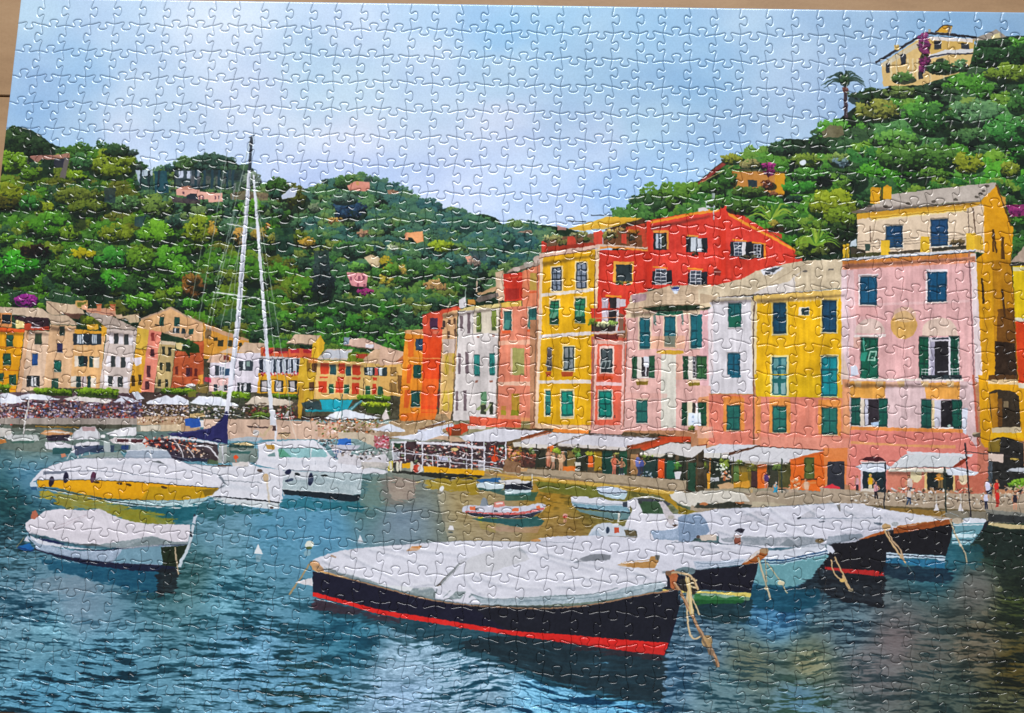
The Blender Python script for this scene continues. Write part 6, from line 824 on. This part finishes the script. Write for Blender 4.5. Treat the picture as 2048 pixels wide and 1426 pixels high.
SL((500,1115,800,1118,1190,1122), 40, '1c1614', .45, 3)
RR(0, 0, 1)                                                  # shade under eaves and cornices, drain pipes
for q in ((1085,524,1190,506),(1262,625,1420,612),(1422,600,1505,596),(1512,598,1690,586),(1690,528,1950,512),(1700,416,1950,402),(1690,766,1935,768),(1302,452,1420,428),(0,660,50,664),(55,660,98,664),(100,652,150,656),(215,662,275,668),(630,724,728,728),(885,628,1000,612)): SL((q[0],q[1]+5,(q[0]+q[2])/2,(q[1]+q[3])/2+5,q[2],q[3]+5), 9, '2a1c18', .42, 2)
for q in ((1250,640,1248,855),(1190,560,1186,850),(998,640,994,838),(912,640,905,835),(1507,610,1507,880),(1076,520,1068,840)): LN(q, 2, '6a5448', .6)

# ---- what a camera and a press do to it: edges a little uneven, plaster and grain
dx = (vnoise(GY, GX, 5, 5, 51)-.5)*1.9; dy = (vnoise(GY, GX, 5, 5, 53)-.5)*1.9
yy_, xx_ = (GY+dy).clip(0, CH-1.01), (GX+dx).clip(0, CW-1.01); yi, xi = yy_.astype(np.int32), xx_.astype(np.int32); fy, fx = (yy_-yi)[..., None], (xx_-xi)[..., None]
CV = (CV[yi, xi]*(1-fx)+CV[yi, xi+1]*fx)*(1-fy)+(CV[yi+1, xi]*(1-fx)+CV[yi+1, xi+1]*fx)*fy
st_ = (vnoise(GY, GX, 70, 6, 55)*.6+vnoise(GY, GX, 30, 3, 56)*.4-.5); zone = (((GY+Y0-430)/60).clip(0, 1)*((900-GY-Y0)/40).clip(0, 1))
CV = CV*(1+.17*st_*zone+.04*(vnoise(GY, GX, 2, 2, 57)-.5)+.15*NC*zone)[..., None]+(NF*(3+4*((GY+Y0-300)/100).clip(0, 1)))[..., None]
bl = np.stack([box(CV[..., c], 2) for c in range(3)], -1); CV = CV+(CV-bl)*.35
hill = box(((CV[..., 1] > CV[..., 0]*1.02) & (CV[..., 1] > CV[..., 2]*1.08) & (GY+Y0 < 720)).astype(np.float32), 2)[..., None]; wat = ((GY+Y0-900)/60).clip(0, 1)[..., None]
lum = CV@np.array([.3, .59, .11], np.float32); low = ((GY+Y0-250)/120).clip(0, 1)[..., None]; CV = lum[..., None]+(CV-lum[..., None])*(.90+.18*low)
CV = 255*(CV.clip(0, 255)/255)**1.10*(1-.05*hill)*(1-wat*np.array([.22, .17, .16], np.float32)*(((205-lum)/25).clip(0, 1)*(CV[..., 0] < CV[..., 2]*1.1+6))[..., None])*(1-(1-low)*(1-hill)*np.array([.02, .025, .035], np.float32))
# ---------------------------------------------------------------- lay the drawing flat on the puzzle and make the picture
RW, RH_ = 2640, int(round(2640*PH/PW))
_i, _j = np.meshgrid((np.arange(RW)+.5)/RW*NX, (np.arange(RH_)+.5)/RH_*NY); sx, sy = photo_xy(_i, _j); sx = (sx-X0-.5).clip(0, CW-1.01); sy = (sy-Y0-.5).clip(0, CH-1.01)
xi, yi = sx.astype(np.int32), sy.astype(np.int32); fx, fy = (sx-xi)[..., None].astype(np.float32), (sy-yi)[..., None].astype(np.float32)
IM = (CV[yi, xi]*(1-fx)+CV[yi, xi+1]*fx)*(1-fy)+(CV[yi+1, xi]*(1-fx)+CV[yi+1, xi+1]*fx)*fy
lin = np.where(IM/255 <= .04045, IM/255/12.92, ((IM.clip(0, 255)/255+.055)/1.055)**2.4)*INK
lin = lin.clip(0, 1); IM = np.where(lin <= .0031308, lin*12.92, 1.055*lin**(1/2.4)-.055)
img = bpy.data.images.new('harbour_print', RW, RH_, alpha=False); px = np.ones((RH_, RW, 4), np.float32); px[..., :3] = IM[::-1]; img.pixels.foreach_set(px.ravel()); img.update(); img.pack()
MP, n, L, bs = mat('glossy_print')
uvn = n.new('ShaderNodeUVMap'); uvn.uv_map = 'print'; tx = n.new('ShaderNodeTexImage'); tx.image = img; tx.extension = 'EXTEND'; L.new(uvn.outputs[0], tx.inputs[0]); L.new(tx.outputs[0], bs.inputs['Base Color'])
bs.inputs['Roughness'].default_value = ROUGH; bs.inputs['Specular IOR Level'].default_value = .5
tc = n.new('ShaderNodeTexCoord'); nz = n.new('ShaderNodeTexNoise'); nz.inputs['Scale'].default_value = 260; nz.inputs['Detail'].default_value = 2; L.new(tc.outputs['Object'], nz.inputs[0])
bp = n.new('ShaderNodeBump'); bp.inputs['Strength'].default_value = .06; bp.inputs['Distance'].default_value = .0002; L.new(nz.outputs[0], bp.inputs['Height']); L.new(bp.outputs[0], bs.inputs['Normal'])
# ---------------------------------------------------------------- the cut: wavy lines with tabs
from mathutils.geometry import delaunay_2d_cdt
cr = np.random.RandomState(5)
ND = np.stack(np.meshgrid(np.arange(NX+1.), np.arange(NY+1.), indexing='ij'), -1)
jit = cr.randn(NX+1, NY+1, 2)*.022; jit[0, :, 0] = jit[-1, :, 0] = 0; jit[:, 0, 1] = jit[:, -1, 1] = 0; jit[(0, 0, -1, -1), (0, -1, 0, -1)] = 0; ND += jit
TAB = np.array([(0,0),(.13,-.012),(.26,-.048),(.350,-.068),(.392,-.048),(.398,-.008),(.370,.045),(.336,.095),(.328,.142),(.360,.190),(.425,.214),(.5,.220)])
TAB = np.r_[TAB, (TAB[:-1]*(-1, 1)+(1, 0))[::-1]]
def cut(a, b, sgn, key):                               # polyline from node a to node b; sgn turns the tab
    q = np.random.RandomState(key); d = b-a; nrm = np.array([d[1], -d[0]]); T = TAB.copy(); k = (T[:, 0]*(1-T[:, 0])*4)
    T[:, 0] = T[:, 0]+(q.randn()*.016)*k; T[:, 1] = T[:, 1]*(1+q.randn()*.05)+q.randn()*.010*k; T = curve(T, 2)
    return a+T[:, :1]*d+sgn*T[:, 1:]*nrm
BASE = [1 if c == 'U' else -1 for c in 'DUUDDDUUDDUDDUUUDDUU']; SHF = [0, 0, 1, 2, 2, 3, 4, 3, 5, 6, 6, 7, 9, 8, 10, 11, 13, 12, 14, 15, 17, 16, 18, 19, 1]
ROW0 = [-1 if c == 'L' else 1 for c in 'LLRRRRRLLRRRRRLRLLLRLLLRRLLLRRRRRLLLLRR']
HE = {}; VE = {}
for j in range(NY+1):
    for i in range(NX):
        a, b = ND[i, j], ND[i+1, j]
        HE[i, j] = np.linspace(a, b, 9) if j in (0, NY) else cut(a, b, BASE[(i+SHF[j % 25]) % 20], 1000+i*40+j)
for i in range(NX+1):
    s = 1
    for j in range(NY):
        a, b = ND[i, j], ND[i, j+1]
        if 0 < i < NX: s = ROW0[i-1] if j == 0 else (s if cr.rand() < .55 else -s)
        VE[i, j] = np.linspace(a, b, 9) if i in (0, NX) else cut(a, b, s, 9000+i*40+j)
GAP, BEV, DROP = .00005, BEVEL, DROPH
RINGS = [(0, -THICK), (0, -DROP), (.12, -DROP*.60), (.42, -DROP*.20), (1, 0)]
def piece(i, j):                                       # vertices (local), faces, uv, materials, smoothing, centre
    o = np.concatenate([HE[i, j][:-1], VE[i+1, j][:-1], HE[i, j+1][:0:-1], VE[i, j][:0:-1]])
    P2 = (o-(NX/2, NY/2))*(CELL, -CELL*ASP); c = P2.mean(0); m = len(P2)
    e = np.roll(P2, -1, 0)-P2; e /= np.maximum(np.hypot(e[:, 0], e[:, 1]), 1e-9)[:, None]; nn_ = np.c_[e[:, 1], -e[:, 0]]          # clockwise outline seen from above: this points inwards
    vn = nn_+np.roll(nn_, 1, 0); vn /= np.maximum(np.hypot(vn[:, 0], vn[:, 1]), .3)[:, None]
    q = np.random.RandomState(i*100+j); tilt = q.randn(2)*math.radians(.16); lift = q.rand()*.00006
    V = []
    for off, z in RINGS:
        r = P2+vn*(GAP+off*BEV)
        for _ in range(int(round(off*2))): r = r*.5+(np.roll(r, 1, 0)+np.roll(r, -1, 0))*.25     # keeps the narrow necks clean
        V.append(np.c_[r, np.full(m, THICK+z)])
    cv, _e, cf, *_r = delaunay_2d_cdt([Vector(p) for p in V[-1][:, :2].tolist()], [(k, (k+1) % m) for k in range(m)], [], 1, 1e-7)
    V.append(np.c_[np.array([tuple(p) for p in cv]), np.full(len(cv), THICK)]); V = np.concatenate(V); up = V[:, 2] > .0001
    V[:, 2] += up*((V[:, 0]-c[0])*tilt[0]+(V[:, 1]-c[1])*tilt[1]+lift)
    uv = np.c_[V[:, 0]/PW+.5, V[:, 1]/PH+.5]; k = np.arange(m); k2 = (k+1) % m; R_ = len(RINGS)-1
    Q = np.concatenate([np.c_[r*m+k, (r+1)*m+k, (r+1)*m+k2, r*m+k2] for r in range(R_)]); C3 = np.array([f_ for f_ in cf if len(f_) == 3], np.int64)
    A = V[len(RINGS)*m:, :2][C3]; fl = np.cross(A[:, 1]-A[:, 0], A[:, 2]-A[:, 0]) < 0; C3[fl] = C3[fl][:, ::-1]; C3 = C3+len(RINGS)*m
    return V, Q, C3, uv, m, c
def fast_mesh(name, parts, parent):                    # parts: outputs of piece(); one mesh
    VV, QQ, TT, UU, mq = [], [], [], [], []; b0 = 0
    for V, Q, C3, uv, m, c in parts:
        VV.append(V); QQ.append(Q+b0); TT.append(C3+b0); UU.append(uv); b0 += len(V); z = np.zeros(len(Q), np.int32); z[:m] = 1; mq.append(z)
    VV, QQ, TT, UU, mq = map(np.concatenate, (VV, QQ, TT, UU, mq)); nq, nt = len(QQ), len(TT)
    me = bpy.data.meshes.new(name); me.vertices.add(len(VV)); me.vertices.foreach_set('co', VV.astype(np.float32).ravel())
    li = np.concatenate([QQ.ravel(), TT.ravel()]).astype(np.int32); me.loops.add(len(li)); me.loops.foreach_set('vertex_index', li)
    me.polygons.add(nq+nt); me.polygons.foreach_set('loop_start', np.concatenate([np.arange(nq)*4, nq*4+np.arange(nt)*3]).astype(np.int32))
    me.materials.append(MP); me.materials.append(MC); me.polygons.foreach_set('material_index', np.concatenate([mq, np.zeros(nt, np.int32)]).astype(np.int32))
    me.polygons.foreach_set('use_smooth', np.concatenate([mq == 0, np.zeros(nt, bool)]))
    ul = me.uv_layers.new(name='print'); ul.data.foreach_set('uv', UU.astype(np.float32)[li].ravel()); me.update(calc_edges=True); me.validate()
    o = bpy.data.objects.new(name, me); SC.collection.objects.link(o); o.parent = parent; return o
puzzle = bpy.data.objects.new('jigsaw_puzzle', None); SC.collection.objects.link(puzzle); puzzle.empty_display_size = .05
puzzle['label'] = 'finished jigsaw puzzle printed with a colourful harbour town, lying flat on the brown boards'; puzzle['category'] = 'jigsaw puzzle'
shown = []
for i in range(NX):
    for j in range(NY):
        t = np.linspace(0, 1, 7); gi, gj = np.meshgrid(i+t, j+t); a, b = photo_xy(gi, gj); (u0, v0), (u1, v1), (u2, v2) = [photo_xy(np.float64(i+p), np.float64(j+q)) for p, q in ((0, 0), (1, 0), (0, 1))]
        shown.append((((a > 0) & (a < 2048) & (b > 0) & (b < 1426)).mean()*abs((u1-u0)*(v2-v0)), i, j))
best = {(i, j) for s, i, j in sorted(shown, reverse=True)[:300]}
others = []
for i in range(NX):
    for j in range(NY):
        pc = piece(i, j)
        if (i, j) in best:
            c = pc[-1]; o = fast_mesh('puzzle_piece', [(pc[0]-(c[0], c[1], 0),)+pc[1:]], puzzle); o.location = (c[0], c[1], 0)
        else: others.append(pc)
rest = fast_mesh('remaining_pieces', others, puzzle); rest['kind'] = 'stuff'
